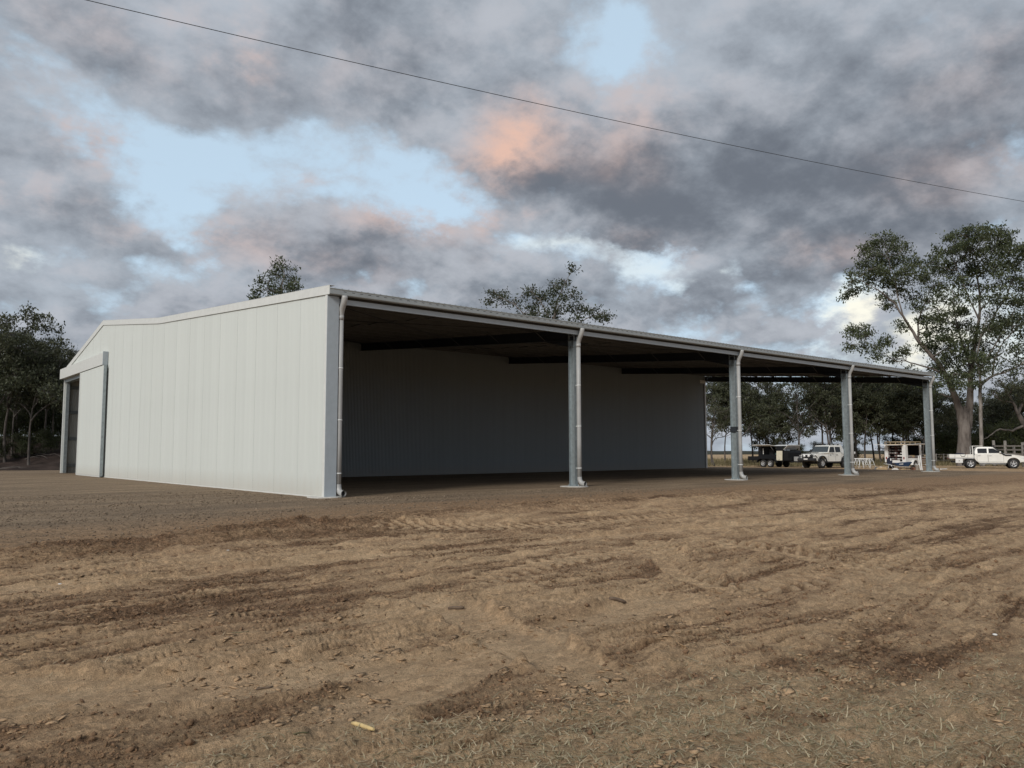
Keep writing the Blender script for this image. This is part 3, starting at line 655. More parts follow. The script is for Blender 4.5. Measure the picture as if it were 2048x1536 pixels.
# columns, base plates, footings, downpipes
def isec(m, x, yc, z0, z1, depth=0.26, bf=0.14, tf=0.014, tw=0.009):
    m.box(x-bf/2, x+bf/2, yc-depth/2, yc-depth/2+tf, z0, z1); m.box(x-bf/2, x+bf/2, yc+depth/2-tf, yc+depth/2, z0, z1)
    m.box(x-tw/2, x+tw/2, yc-depth/2+tf, yc+depth/2-tf, z0, z1)
def bent(p0, p1, p2, n=6):
    p0, p1, p2 = Vector(p0), Vector(p1), Vector(p2)
    return [p0*(1-t)**2+p1*2*t*(1-t)+p2*t*t for t in np.linspace(0, 1, n)]
FY = 0.29
for k in range(NB+1):
    x = LB*k if k else 0.16
    if k == NB: x = XE-0.09
    m = MB(); isec(m, x, FY, 0.045, H0-0.215); col = m.build('column', MT['galv'], shed)
    m = MB(); m.box(x-0.13, x+0.13, FY-0.17, FY+0.17, 0.03, 0.046); m.build('base_plate', MT['galv'], col)
    for sx in (-0.075, 0.075):
        for sy in (-0.15, 0.15):
            m = MB(); m.lathe([(0.001, 0.09), (0.013, 0.09), (0.013, 0.046)], 6, c=(x+sx, FY+sy, 0)); m.build('anchor_bolt', MT['galv'], col)
    m = MB(); m.box(x-0.068, x+0.068, FY-0.115, FY+0.115, H0-0.75, H0-0.735); m.box(x-0.068, x+0.068, FY-0.115, FY+0.115, H0-0.40, H0-0.385); m.build('stiffener', MT['galv'], col)
    if k == 2:
        m = MB(); m.box(x-0.078, x+0.078, FY-0.136, FY+0.136, 1.93, 2.13); m.build('dark_sleeve', MT['beam'], col)
    m = MB(); ring = [(0.46*(1+0.05*math.sin(3*t+k)+0.03*math.sin(7*t+2*k))*math.cos(t), 0.46*(1+0.05*math.sin(3*t+k))*math.sin(t)) for t in np.linspace(0, 2*math.pi, 28, endpoint=False)]
    m.prism([(x+a, FY-0.05+b) for a, b in ring], -0.10, 0.040, 'z'); m.build('concrete_footing', MT['concrete'], shed, bevel=0.008, seg=1)
    # downpipe
    px_ = x+0.03 if k else 0.39; yp = 0.05; r_ = 0.073
    if k == NB: px_ = x+0.03
    m = MB(); m.tube([(px_, yp, 0.30), (px_, yp, 1.5), (px_, yp, 3.0), (px_, yp, 4.66)], r_, 14); pipe = m.build('downpipe', MT['pvc'], shed)
    m = MB(); m.tube(bent((px_, yp, 4.66), (px_, yp, 4.80), (px_, yp-0.09, 4.92), 5)+bent((px_, yp-0.10, 4.935), (px_, yp-0.19, 5.05), (px_, yp-0.19, 5.19), 6), r_+0.004, 14); m.build('offset_bend', MT['pvc'], pipe)
    m = MB(); m.tube([(px_, yp, 4.58), (px_, yp, 4.70)], r_+0.009, 14); m.build('pipe_socket', MT['pvc'], pipe)
    m = MB(); m.tube(bent((px_, yp, 0.34), (px_, yp, 0.12), (px_+0.03, yp-0.20, 0.115), 7), r_+0.004, 14, caps=False); m.build('outlet_elbow', MT['pvc'], pipe)
    m = MB(); e = Vector((px_+0.03, yp-0.20, 0.115)); d = Vector((0.03, -0.2, -0.005)).normalized()
    m.tube([e-d*0.02, e+d*0.035], r_+0.012, 14, caps=False); m.tube([e-d*0.02, e+d*0.0352], r_-0.004, 14, caps=False); m.build('outlet_lip', MT['pvc'], pipe)
    m = MB(); m.lathe([(0.001, 0), (r_-0.006, 0)], 14, 'y', (e.x, e.y+0.03, e.z)); m.build('outlet_inside', MT['dark'], pipe)
    for zc in (0.62, 1.98, 3.32):
        m = MB(); m.tube([(px_, yp, zc-0.014), (px_, yp, zc+0.014)], r_+0.007, 14); m.box(px_-0.03, px_+0.03, yp+0.05, yp+0.11, zc-0.012, zc+0.012); m.build('pipe_clip', MT['whitepl'], pipe)
# rafters over the open bay and over the enclosed half
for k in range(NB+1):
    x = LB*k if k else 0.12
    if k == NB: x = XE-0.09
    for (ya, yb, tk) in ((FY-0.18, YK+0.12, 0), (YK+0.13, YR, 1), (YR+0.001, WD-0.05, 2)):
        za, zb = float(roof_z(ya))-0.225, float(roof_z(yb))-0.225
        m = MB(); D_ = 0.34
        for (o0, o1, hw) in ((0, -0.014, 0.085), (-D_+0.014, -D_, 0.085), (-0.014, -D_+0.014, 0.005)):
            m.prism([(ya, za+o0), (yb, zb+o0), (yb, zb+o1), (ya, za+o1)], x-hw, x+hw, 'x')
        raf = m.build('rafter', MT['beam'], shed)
        if tk == 0 and 0 < k:
            for j in range(5):
                y = 1.6+j*2.5; z = float(roof_z(y))-0.225
                for s in (-1,):
                    m = MB(); m.bar((x+s*0.03, y, z-0.32), (x+s*0.62, y, z+0.05), 0.035, 0.012); m.build('fly_brace', MT['purlin'], raf)
    # knee haunch at the column
    if k:
        m = MB(); z0 = float(roof_z(0.54))-0.225-0.341; m.prism([(0.43, z0-0.008), (1.7, z0+0.086), (0.43, z0-0.22)], x-0.012, x+0.012, 'x'); m.build('haunch_plate', MT['beam'], shed)
    # inner columns in the wall line
    m = MB(); xi = x if k < NB else 35.12
    isec(m, xi, YK+0.22, 0.03, ZK-0.6, 0.31, 0.165); m.build('inner_column', MT['galv'], shed)
    m = MB(); isec(m, x, WD-0.24, 0.03, ZE-0.33, 0.31, 0.165); m.build('rear_column', MT['galv'], shed)
# purlins (lean-to and enclosed roof)
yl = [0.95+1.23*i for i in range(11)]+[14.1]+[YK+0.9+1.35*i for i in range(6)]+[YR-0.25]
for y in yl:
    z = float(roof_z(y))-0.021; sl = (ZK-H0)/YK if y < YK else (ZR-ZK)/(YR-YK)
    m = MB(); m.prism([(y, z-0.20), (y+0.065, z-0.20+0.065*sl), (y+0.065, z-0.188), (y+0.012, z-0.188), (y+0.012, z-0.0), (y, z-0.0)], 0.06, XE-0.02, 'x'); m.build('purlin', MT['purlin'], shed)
for k in range(NB):
    for (a, b) in (((LB*k+0.3, 0.9), (LB*(k+1)-0.3, 7.3)), ((LB*k+0.3, 7.3), (LB*(k+1)-0.3, 0.9)), ((LB*k+0.3, 7.5), (LB*(k+1)-0.3, 13.9))):
        m = MB(); za, zb = float(roof_z(a[1]))-0.245, float(roof_z(b[1]))-0.245; m.tube([(a[0], a[1], za), (b[0], b[1], zb)], 0.011, 6); m.build('brace_rod', MT['beam'], shed)
# sag rods between purlins catch a little light
for k in range(NB):
    for j in range(10):
        y = 0.95+1.23*j; xx = LB*(k+0.5); z = float(roof_z(y+0.6))-0.15
        m = MB(); m.box(xx-0.02, xx+0.02, y+0.02, y+1.2, z-0.03, z); m.build('purlin_bridging', MT['purlin'], shed)
# end flashing of the dividing wall
m = MB(); m.box(35.295, 35.315, YK-0.09, YK+0.10, 0.02, ZK-0.58); m.box(35.19, 35.2945, YK-0.09, YK-0.078, 0.02, ZK-0.58); m.build('end_flashing', MT['trim'], shed)
m = MB(); m.box(34.72, 35.29, YK-0.075, YK-0.055, ZK-0.72, ZK-0.50); m.build('end_bracket', MT['trim'], shed)
# sliding door, track hood, and what shows through the door opening
m = MB(); m.box(-0.24, -0.035, 22.5, WD+0.02, 5.31, 5.33); m.box(-0.25, -0.24, 22.5, WD+0.02, 5.30, 5.84); m.prism([(-0.25, 5.8405), (-0.035, 5.8405), (-0.035, 5.93), (-0.25, 5.86)], 22.5, WD+0.02, 'y'); hood = m.build('door_track_hood', MT['trim'], shed)
m = MB(); m.box(-0.252, -0.03, 22.478, 22.4985, 5.295, 5.93); m.build('hood_end_plate', MT['flash'], hood)
door = MB().box(-0.198, -0.182, 22.36, 27.30, 0.06, 5.28).build('sliding_door', MT['flash'], shed)
y = 22.40; k = 0
while y < 27.25:
    w = min(SW, 27.27-y); me = corrug('door_sheet', (0.07, 5.27, 0.07, 5.27), pitch=w/10)
    o = link('door_sheet', me, MT['sheet'], door, (-0.209+(0.0006 if k % 2 else 0), y, 0)); o.rotation_euler = (0, 0, math.pi/2); y += SW; k += 1
m = MB(); m.box(-0.225, -0.10, 22.30, 22.358, 0.05, 5.29); m.build('door_edge', MT['galv'], door)
m = MB(); m.box(-0.225, -0.15, 27.302, 27.37, 0.05, 5.29); m.build('door_edge', MT['trim'], door)
m = MB(); m.box(-0.223, -0.17, 22.36, 27.30, 0.02, 0.058); m.build('door_bottom_rail', MT['trim'], door)
m = MB(); m.box(-0.028, 0.10, WD-0.10, WD+0.03, 0.02, 5.29); m.build('jamb_flashing', MT['trim'], shed)
for z in (0.35, 1.85, 3.35, 4.75):
    m = MB(); m.box(0.12, XE-0.1, WD-0.075, WD-0.012, z, z+0.18); m.build('girt', MT['galv'], shed)
for xx in (2.6, 5.6):
    m = MB(); m.box(xx-0.08, xx+0.08, WD-0.30, WD-0.08, 0.02, ZE-0.30); m.build('wall_post', MT['galv'], shed)
m = MB(); m.box(-0.02, 0.26, DOOR0-0.02, WD-0.12, 5.12, 5.29); m.build('door_lintel', MT['galv'], shed)

# ------------------------------------------------------------------ trees
class Tree:
    def __init__(s, seed): s.wv = []; s.wf = []; s.n = 0; s.r = np.random.default_rng(seed); s.lc = []; s.ld = []; s.ll = []
    def limb(s, P, r0, r1, sides=6):
        P = np.asarray(P, float); k = len(P); rad = np.linspace(r0, r1, k) if not hasattr(r0, '__len__') else np.asarray(r0)
        prev = None; V = np.zeros((k*sides, 3)); t = np.arange(sides)*2*np.pi/sides
        for i in range(k):
            d = P[min(i+1, k-1)]-P[max(i-1, 0)]; d = d/(np.linalg.norm(d)+1e-9)
            if prev is None:
                a = np.cross(d, [0,0,1]); 
                if np.linalg.norm(a) < 0.05: a = np.cross(d, [1,0,0])
            else: a = prev-d*(prev@d)
            a = a/(np.linalg.norm(a)+1e-9); prev = a; b = np.cross(d, a)
            V[i*sides:(i+1)*sides] = P[i]+rad[i]*(np.cos(t)[:, None]*a+np.sin(t)[:, None]*b)
        i = np.arange(k-1)[:, None]*sides; j = np.arange(sides)[None, :]; j2 = (j+1) % sides
        Q = np.stack([i+j, i+j2, i+sides+j2, i+sides+j], -1).reshape(-1, 4)+s.n
        s.wv.append(V); s.wf.append(Q); s.n += len(V)
    def curve(s, a, b, wob=0.12, n=6, sag=0.0):
        a = np.asarray(a, float); b = np.asarray(b, float); L = np.linalg.norm(b-a); t = np.linspace(0, 1, n)[:, None]
        w1, w2 = s.r.normal(0, wob*L, 3), s.r.normal(0, wob*0.5*L, 3); w1[2] = abs(w1[2])*0.3-sag*L
        return a+(b-a)*t+np.sin(np.pi*t)*w1+np.sin(2*np.pi*t)*w2
    def clump(s, c, rad, tips=14, per=24, leaf=0.16, spread=0.34, attach=None, tw=0.018, flat=0.75):
        c = np.asarray(c, float); r = s.r
        d = r.normal(size=(tips, 3)); d /= np.linalg.norm(d, axis=1)[:, None]; d[:, 2] = d[:, 2]*flat+0.12
        T = c+d*rad*(r.uniform(0.35, 1.0, (tips, 1))**0.6)
        root = c if attach is None else np.asarray(attach)
        for p in T:
            s.limb(s.curve(root+(c-root)*r.uniform(0.3, 1.0), p, 0.14, 4), tw, tw*0.35, 3)
        n = tips*per; idx = np.repeat(np.arange(tips), per)
        g = r.normal(size=(n, 3))*spread*np.array([1, 1, 0.62]); g[:, 2] -= np.abs(r.normal(size=n))*spread*0.45
        s.lc.append(T[idx]+g); s.ld.append(np.tile([leaf], n)*r.uniform(0.55, 1.45, n))
    def wood(s): return mesh_np('wood', np.vstack(s.wv), np.vstack(s.wf), None, None, True)
    def leaves(s, hang=0.9):
        c = np.vstack(s.lc); L = np.concatenate(s.ld); r = s.r; n = len(c)
        d = r.normal(size=(n, 3)); d[:, 2] -= hang; d /= np.linalg.norm(d, axis=1)[:, None]
        w = np.cross(d, r.normal(size=(n, 3))); w /= np.linalg.norm(w, axis=1)[:, None]
        L1 = L[:, None]; W = L1*r.uniform(0.34, 0.5, (n, 1))
        V = np.stack([c-d*L1*0.5, c+w*W*0.5-d*L1*0.06, c+d*L1*0.55, c-w*W*0.5-d*L1*0.06], 1).reshape(-1, 3)
        Q = np.arange(4*n).reshape(n, 4); tint = np.repeat(np.clip(r.normal(0.42, 0.26, n), 0, 1), 4)
        return mesh_np('leaves', V, Q, None, {'tint': tint}, False)
def gum(seed, H, lean=(0, 0), spread=0.28, first=0.38, nl=6, rt=0.16, leaf=0.30, tips=9, per=26, sub=2, crad=0.105, flat=0.8):
    """an open-crowned eucalypt standing at the origin"""
    t = Tree(seed); r = t.r; top = np.array([lean[0]*H, lean[1]*H, H*0.90])
    tr = t.curve((0, 0, -0.3), top, 0.035, 10); rad = np.linspace(rt, rt*0.22, 10); rad[0] *= 1.25
    t.limb(tr, rad, 0, 8)
    ends = [top]
    for i in range(nl):
        f = first+(0.92-first)*(i+r.uniform(0, 0.8))/nl; p = tr[0]+(tr[-1]-tr[0])*0; k = f*9; i0 = int(min(k, 8)); p = tr[i0]+(tr[i0+1]-tr[i0])*(k-i0)
        az = i*2.4+r.uniform(-0.5, 0.5); out = spread*H*(1.15-0.75*max(0, f-first))*r.uniform(0.65, 1.15); e = p+np.array([math.cos(az)*out, math.sin(az)*out, H*r.uniform(0.10, 0.24)])
        e[2] = min(e[2], H*0.97)
        lim = t.curve(p, e, 0.10, 7, sag=-0.08); r0 = rt*(1-f)*0.75+0.03; t.limb(lim, r0, r0*0.35, 6); ends.append(e)
        for j in range(sub):
            q = lim[int(r.integers(2, 6))]; e2 = q+r.normal(size=3)*np.array([1, 1, 0.6])*H*0.085+np.array([0, 0, H*0.06]); t.limb(t.curve(q, e2, 0.12, 5), r0*0.42, 0.012, 5); ends.append(e2)
    for e in ends:
        R_ = crad*H*r.uniform(0.6, 1.2); t.clump(e, R_, tips, per, leaf, 0.26, flat=flat)
        if r.random() < 0.6: t.clump(np.array(e)+r.normal(size=3)*np.array([1, 1, 0.5])*R_*1.1, R_*0.7, tips//2+2, per, leaf, 0.24, attach=e, flat=flat)
    return t.wood(), t.leaves()
def place_tree(var, loc, sc, rz, label, group, barkm, leafm, name='gum_tree', cat='tree'):
    w, l = var
    e = thing(name, label, cat, loc, rz, group); e.scale = (sc, sc, sc*1.0)
    a = link('trunk', w, barkm, e); b = link('crown', l, leafm, e); return e
VAR = [gum(100, 13, (0.05, 0.02), 0.17, 0.34, 8, 0.15), gum(101, 12, (-0.06, 0.03), 0.20, 0.28, 8, 0.13), gum(102, 14, (0.03, -0.05), 0.15, 0.36, 8, 0.15),
       gum(103, 11, (0.08, 0.05), 0.20, 0.20, 9, 0.12), gum(104, 12, (-0.03, -0.06), 0.24, 0.32, 9, 0.17)]
VARD = [gum(110, 11, (0.03, 0.02), 0.22, 0.42, 7, 0.12, leaf=0.22, tips=9, per=26, sub=2, crad=0.105), gum(111, 10.5, (-0.05, 0.04), 0.24, 0.40, 7, 0.11, leaf=0.22, tips=9, per=26, sub=2, crad=0.105), gum(112, 9.5, (0.10, -0.04), 0.22, 0.34, 7, 0.09, leaf=0.22, tips=9, per=26, crad=0.10)]
SPARSE = gum(120, 9, (0.03, 0.04), 0.26, 0.35, 7, 0.10, leaf=0.2, tips=4, per=6, sub=3, crad=0.08)
BUSH = gum(130, 4.2, (0, 0), 0.36, 0.12, 9, 0.06, leaf=0.16, tips=10, per=22, sub=2, crad=0.19)
def at_px(px, D, z=-0.35):
    p = atd(px, 905, D); return (float(p[0]), float(p[1]), float(base_z(p[0], p[1]))-0.05)
# belt of gums behind the vehicles: (px, depth, variant, scale)
belt = [(1424,84,0,.98),(1468,90,2,.95),(1486,82,1,.96),(1505,92,0,.95),(1530,86,3,.82),(1550,94,2,.82),(1563,88,1,.70),(1642,88,2,.98),(1658,84,0,.96),(1674,96,1,1.0),(1692,88,2,.98),(1712,90,4,.96),(1730,86,0,.92),(1748,94,2,.96),(1764,88,1,.90),(1786,96,0,.96),(1806,88,4,.88),(1824,92,2,.96),(1842,86,1,.92),(1866,92,0,.80),(1888,96,3,.72),(1912,100,4,.74),(1965,96,3,.80),(1990,90,1,.70),(2014,98,4,.80),(2045,88,0,.82),(2080,90,2,.9),
        (1450,114,2,.86),(1520,118,4,.92),(1660,116,0,1.0),(1706,118,3,1.1),(1760,122,2,1.05),(1815,118,4,1.0),(1855,120,0,.95),(1935,118,1,.9),(1980,122,3,.95),(2030,114,2,.9)]
BL = ['slender leaning gum', 'spreading open gum', 'tall narrow gum', 'low branching bushy gum', 'broad dense gum']
def where(px):
    for lim, w in ((1440, 'just past the end of the dividing wall'), (1500, 'behind the column with the dark sleeve'), (1535, 'behind the rear rack of the black trailer'), (1590, 'behind the black tandem trailer'), (1650, 'behind the bonnet of the bull bar ute'), (1690, 'behind the cab of the bull bar ute'), (1745, 'behind the white sawhorses'), (1800, 'behind the open tool trailer'), (1850, 'behind the awning of the tool trailer'), (1905, 'behind the end column'), (1975, 'behind the great gum'), (2020, 'behind the cab of the tray ute'), (9999, 'behind the timber stock yards')):
        if px < lim: return w
for i, (px, D, v, s) in enumerate(belt):
    place_tree(VAR[v], at_px(px, D), s*(0.80 if D < 105 else 0.86), random.uniform(0, 6.28), BL[v]+(' in the far row' if D > 105 else '')+' '+where(px), 'gum trees in the belt behind the vehicles', MT['barkdark'], MT['leafdark'])
for px, D, s in ((1430,78,.72),(1592,84,1.0),(1607,90,.95),(1578,98,.7)):
    place_tree(SPARSE, at_px(px, D), s, random.uniform(0, 6.28), 'thin nearly bare sapling '+where(px), 'sparse saplings in the tree belt', MT['barkdark'], MT['leafdark'], 'sapling')
for px, D, s in ((1640,100,.6),(1702,98,.6),(1790,96,.75),(1832,98,.8),(1870,92,.95),(1893,90,.8),(1915,90,.9),(1945,86,.95),(1985,84,1.0),(2010,88,1.0),(2045,86,1.1),(1596,110,.55),(1545,106,.55)):
    place_tree(BUSH, at_px(px, D), s, random.uniform(0, 6.28), 'low olive bush under the gums '+where(px), 'bushes under the gum belt', MT['barkdark'], MT['leafbush'], 'bush', 'bush')
# dark trees on the bank at the left
left = [(-70,56,0,.98),(-25,53,1,.98),(12,55,0,.97),(36,60,1,.98),(58,54,2,.96),(84,58,0,.82),(106,60,1,.78),(126,57,2,.78),(142,64,0,.70),(168,70,1,.72),(-10,68,2,1.05),(62,72,0,.84),(24,57,2,.9)]
LL = ['dense dark gum on the leaf-littered bank beside the shed', 'dark forked gum on the leaf-littered bank beside the shed', 'leaning dark gum on the leaf-littered bank beside the shed']
def bank_z(x, y):
    d = (x+2.0)*0.62+(y-42.5)*0.78+1.4*fbm(x*0.2, y*0.2, 3, 301)
    return -0.05+2.5*sst(-0.5, 13, d)-0.25*(1-sst(-1.5, 0.5, d))+0.22*fbm(x*0.5, y*0.5, 4, 303)*sst(0, 4, d)+0.07*fbm(x*2.2, y*2.2, 3, 305)*sst(0, 2, d)
for px, D, v, s in left:
    p = atd(px, 905, D); z = float(bank_z(p[0:1], p[1:2])[0])-0.1
    place_tree(VARD[v], (p[0], p[1], z), s*(0.84 if z > 1.2 else 0.92), random.uniform(0, 6.28), LL[v]+(', at its foot' if z < 0.6 else (', on its crest' if z > 1.9 else ', on its slope')), 'dark gums on the bank', MT['barkdark'], MT['leafdark'])
for px, D, s in ((-30,64,.85),(8,62,.9),(40,64,.8),(75,62,.85),(105,63,.75),(25,70,.95),(140,66,.7),(-5,55,.45),(48,56,.4),(95,57,.42),(70,60,.55),(20,60,.55),(118,61,.5)):
    p = atd(px, 905, D); z = float(bank_z(p[0:1], p[1:2])[0])-0.1
    place_tree(BUSH, (p[0], p[1], z), s, random.uniform(0, 6.28), ('small olive bush low on the leaf-littered bank' if s < 0.6 else 'olive bush on top of the leaf-littered bank'), 'bushes on the bank', MT['barkdark'], MT['leafbush'], 'bush', 'bush')
def build_bank():
    xs = np.arange(-40, 22, 0.45); ys = np.arange(34, 86, 0.45); X, Y = np.meshgrid(xs, ys); x, y = X.ravel(), Y.ravel(); z = bank_z(x, y)
    nx, ny = len(xs), len(ys); i = np.arange(ny-1)[:, None]*nx; j = np.arange(nx-1)[None, :]; Q = np.stack([i+j, i+j+1, i+nx+j+1, i+nx+j], -1).reshape(-1, 4)
    d = ((x+2.0)*0.62+(y-42.5)*0.78).reshape(ny, nx); k = (d[:-1, :-1] > -3).ravel()
    tag(link('earth_bank', mesh_np('earth_bank', np.column_stack([x, y, z]), Q[k], None, None, True), MT['litter']), 'dark earth bank covered in leaf litter beneath trees', 'bank', kind='structure')
build_bank()
for i in range(16):
    px, D = random.uniform(-20, 125), random.uniform(49, 58); p = atd(px, 905, D); a = random.uniform(-0.6, 0.6); l = random.uniform(0.7, 2.2)
    q = p+RT*l*math.cos(a)+np.array([0.6, 0.7, 0])*l*math.sin(a)
    pts = []
    for t in np.linspace(0, 1, 6):
        s_ = p+(q-p)*t; pts.append((s_[0], s_[1], float(bank_z(s_[0:1], s_[1:2])[0])+0.05+0.12*math.sin(t*3)))
    tag(MB().tube(pts, [0.03, 0.03, 0.027, 0.024, 0.02, 0.01], 6).build('fallen_branch', MT['barkdark']), 'fallen branch lying on the leaf-littered bank', 'branch', 'fallen branches on the bank')

# two crowns rising behind the shed, and the great gum at the right, limbs laid out along the limbs in the photograph
def shaped_tree(name, label, seed, D0, trunk, limbs, clumps, leaf, per, tips, barkm, leafm, spread=0.34, twr=0.02, basez=None, thin=0.72):
    t = Tree(seed); r = t.r; base = atd(trunk[0][0], 905, D0); bz = float(base_z(base[0], base[1]))-0.3 if basez is None else basez
    org = np.array([base[0], base[1], bz])
    def W(px, py, dd=0.0): return atd(px, py, D0+dd)-org
    nodes = []
    def lay(pts, first=False):
        P = [W(*p[:2], p[3] if len(p) > 3 else 0.0) for p in pts]; rad = [p[2] for p in pts]
        if first: P = [np.array([P[0][0], P[0][1], 0.0])]+P; rad = [rad[0]*1.2]+rad
        Q = []; rr_ = []
        for i in range(len(P)-1):
            for f in (0, 0.33, 0.66): Q.append(P[i]+(P[i+1]-P[i])*f+(r.normal(size=3)*0.035*min(1.0, 0.12/rad[i]+0.15) if f else 0)); rr_.append(rad[i]+(rad[i+1]-rad[i])*f)
        Q.append(P[-1]); rr_.append(rad[-1]); t.limb(Q, np.array(rr_)*thin, 0, 10)
        for q, a in zip(Q[2:], rr_[2:]): nodes.append((q, a))
    lay(trunk, True)
    for l in limbs: lay(l)
    for c in clumps:
        px, py, rp = c[:3]; dd = c[3] if len(c) > 3 else r.uniform(-3, 3); den = c[4] if len(c) > 4 else 1.0
        P = W(px, py, dd); rad = rp/FPX*D0
        cand = sorted(nodes, key=lambda n: np.linalg.norm(n[0]-P)+1.3*max(0, n[0][2]-P[2]+0.5*rad))[0]
        br = t.curve(cand[0], P, 0.11, 7, sag=-0.05); t.limb(br, min(cand[1]*0.6, 0.03+0.028*rad+0.02*np.linalg.norm(cand[0]-P)), 0.02, 6)
        nodes.append((br[4], 0.03))
        nt_ = max(4, int(tips*den*(rad/1.6)**2)); t.clump(P, rad, nt_, per, leaf, spread, attach=br[3], tw=twr)
    e = thing(name, label, 'tree', tuple(org)); link('trunk', t.wood(), barkm, e); link('crown', t.leaves(), leafm, e); return e
shaped_tree('gum_tree', 'rounded gum crown rising behind the cream gable wall', 501, 76, [(562,880,.30),(562,760,.26),(560,660,.2),(562,600,.13),(566,560,.06)], [[(560,640,.1),(540,600,.06),(530,575,.03)],[(562,620,.1),(580,590,.06),(592,570,.03)]],
            [(565,535,22),(578,548,20),(552,552,14),(590,562,14),(530,562,16),(524,582,16),(545,580,22),(570,575,26),(595,580,16),(515,600,14),(548,610,28),(575,605,28),(600,600,16),(530,625,22),(560,640,30)], 0.26, 40, 16, MT['bark'], MT['leaf'])
shaped_tree('gum_tree', 'open spreading gum crown rising behind the open shed roof', 502, 86, [(1108,890,.34),(1108,760,.3),(1106,690,.24),(1108,640,.17),(1114,600,.09),(1128,570,.05),(1142,545,.025)],
            [[(1106,700,.15),(1070,650,.1),(1030,610,.06),(995,590,.03)],[(1106,690,.14),(1150,650,.08),(1185,630,.04)],[(1107,650,.12),(1080,600,.06),(1060,580,.03)]],
            [(1146,536,9,0,1.5),(1130,560,14),(1110,570,18),(1125,585,22),(1145,592,18),(1095,590,20),(1120,610,24),(1060,585,18),(1045,590,16),(1070,605,22),(1000,585,16),(985,592,14),(975,600,9),(1005,602,14),(1030,610,18),(1150,615,20),(1165,625,14),(1188,615,14),(1205,626,14),(1212,634,8),(1190,632,12),(1080,625,24),(1050,625,24),(1110,635,28),(1150,645,24)], 0.27, 38, 15, MT['bark'], MT['leaf'])
BD = 77
shaped_tree('great_gum_tree', 'huge pale-trunked gum tree with a forked trunk behind the white tray ute', 503, BD,
    [(1928,905,.92),(1929,880,.82),(1930,850,.79),(1931,830,.62),(1931,812,.28)],
    [[(1925,856,.52),(1919,820,.47),(1911,795,.42),(1900,770,.36),(1890,748,.32),(1878,728,.29),(1858,706,.25),(1838,684,.22),(1820,655,.18),(1806,632,.14,-1),(1788,604,.11,-1),(1768,588,.08,-2),(1742,572,.05,-2),(1716,560,.03,-2)],
     [(1935,856,.55),(1938,820,.50),(1940,795,.44),(1941,765,.36),(1943,735,.30),(1950,690,.24,1),(1958,640,.19,1),(1960,590,.14,1),(1952,540,.09,1),(1945,500,.05,1)],
     [(1890,748,.20),(1866,738,.12),(1838,730,.09),(1812,722,.07),(1790,722,.05),(1772,708,.03)],
     [(1838,684,.15),(1836,650,.10),(1845,615,.07),(1860,580,.04)],
     [(1806,632,.10,-1),(1796,595,.07,-1),(1790,560,.05,-1),(1778,520,.03,-1)],
     [(1950,690,.15,1),(1985,640,.11,1),(2015,590,.07,1),(2030,540,.04,1)],
     [(1943,735,.18,1),(1925,690,.12,1),(1912,640,.08,1),(1905,580,.05,1)],
     [(1958,640,.12,1),(1935,590,.08,1),(1915,540,.05,1),(1900,500,.03,1)]],
    [(1764,478,20),(1742,488,20),(1726,500,16),(1790,488,18),(1804,500,16),(1778,505,24),(1745,515,22),(1725,525,14),(1770,530,22),(1740,548,22),(1715,552,18),(1700,568,14),(1698,590,14),(1720,580,18),(1760,560,22),(1790,548,22),(1812,535,18),(1836,520,14),(1822,552,18),(1806,578,20),(1770,592,14,0,.6),(1830,590,18,0,.7),
     (1705,662,14),(1722,655,14),(1716,676,16),(1738,668,14),(1735,692,16),(1760,694,16),(1775,680,12),(1752,712,10),(1790,716,12),(1700,690,9),(1810,700,10,0,.6),
     (1954,468,26),(1930,472,24),(1912,482,24),(1980,466,24),(2004,475,24),(1890,500,22),(1920,505,28),(1950,500,30),(1985,500,30),(2015,500,26),(2040,492,24),(2060,510,26),(1872,525,20),(1858,540,18),(1890,535,26),(1925,535,28),(1960,535,26),(2000,530,26),(2035,530,26),(1850,550,14),(1905,560,18),(2055,560,26),(2025,565,20),
     (1895,595,20),(1880,620,22),(1905,625,20),(1925,650,22),(1870,655,18),(1900,670,24),(1925,690,22),(1880,700,22),(1910,720,24),(1870,735,16),(1940,710,20),(1895,750,16),(1930,745,20),(1985,600,18,0,.7),(1975,570,16,0,.6),(1860,600,16,0,.8),(1850,690,12,0,.7),(1945,660,18,0,.8),(1850,765,12),(1868,790,9,0,.8),(1845,640,14,0,.7),(1868,575,16,0,.8),(1915,590,18,0,.8),(1938,620,18,0,.8),(1965,655,18,0,.8),(1890,645,18),(1955,690,18),(1970,720,18),(1905,695,20),(1885,725,18),(1915,750,18),(1950,745,18),(1840,560,16),(1785,570,16,0,.7),(1752,535,18),(1800,520,18),(2000,560,20),(1975,535,22),(2040,600,22),(2000,590,18),(1862,690,18),(1846,665,14,0,.8),(1885,675,18),(1930,715,18),(1900,775,12,-2),(1875,765,12,-2),(1925,770,14,-3),(1955,770,14,-2),(1825,615,14,0,.7),(1855,635,14,0,.8),(1875,580,16),(1930,570,18),(1960,600,18),(1780,610,12,0,.5),(1800,650,12,0,.6),(2025,640,20),(2050,660,20),(1990,660,16)],
    0.25, 60, 18, MT['bark'], MT['leaf'], 0.33)
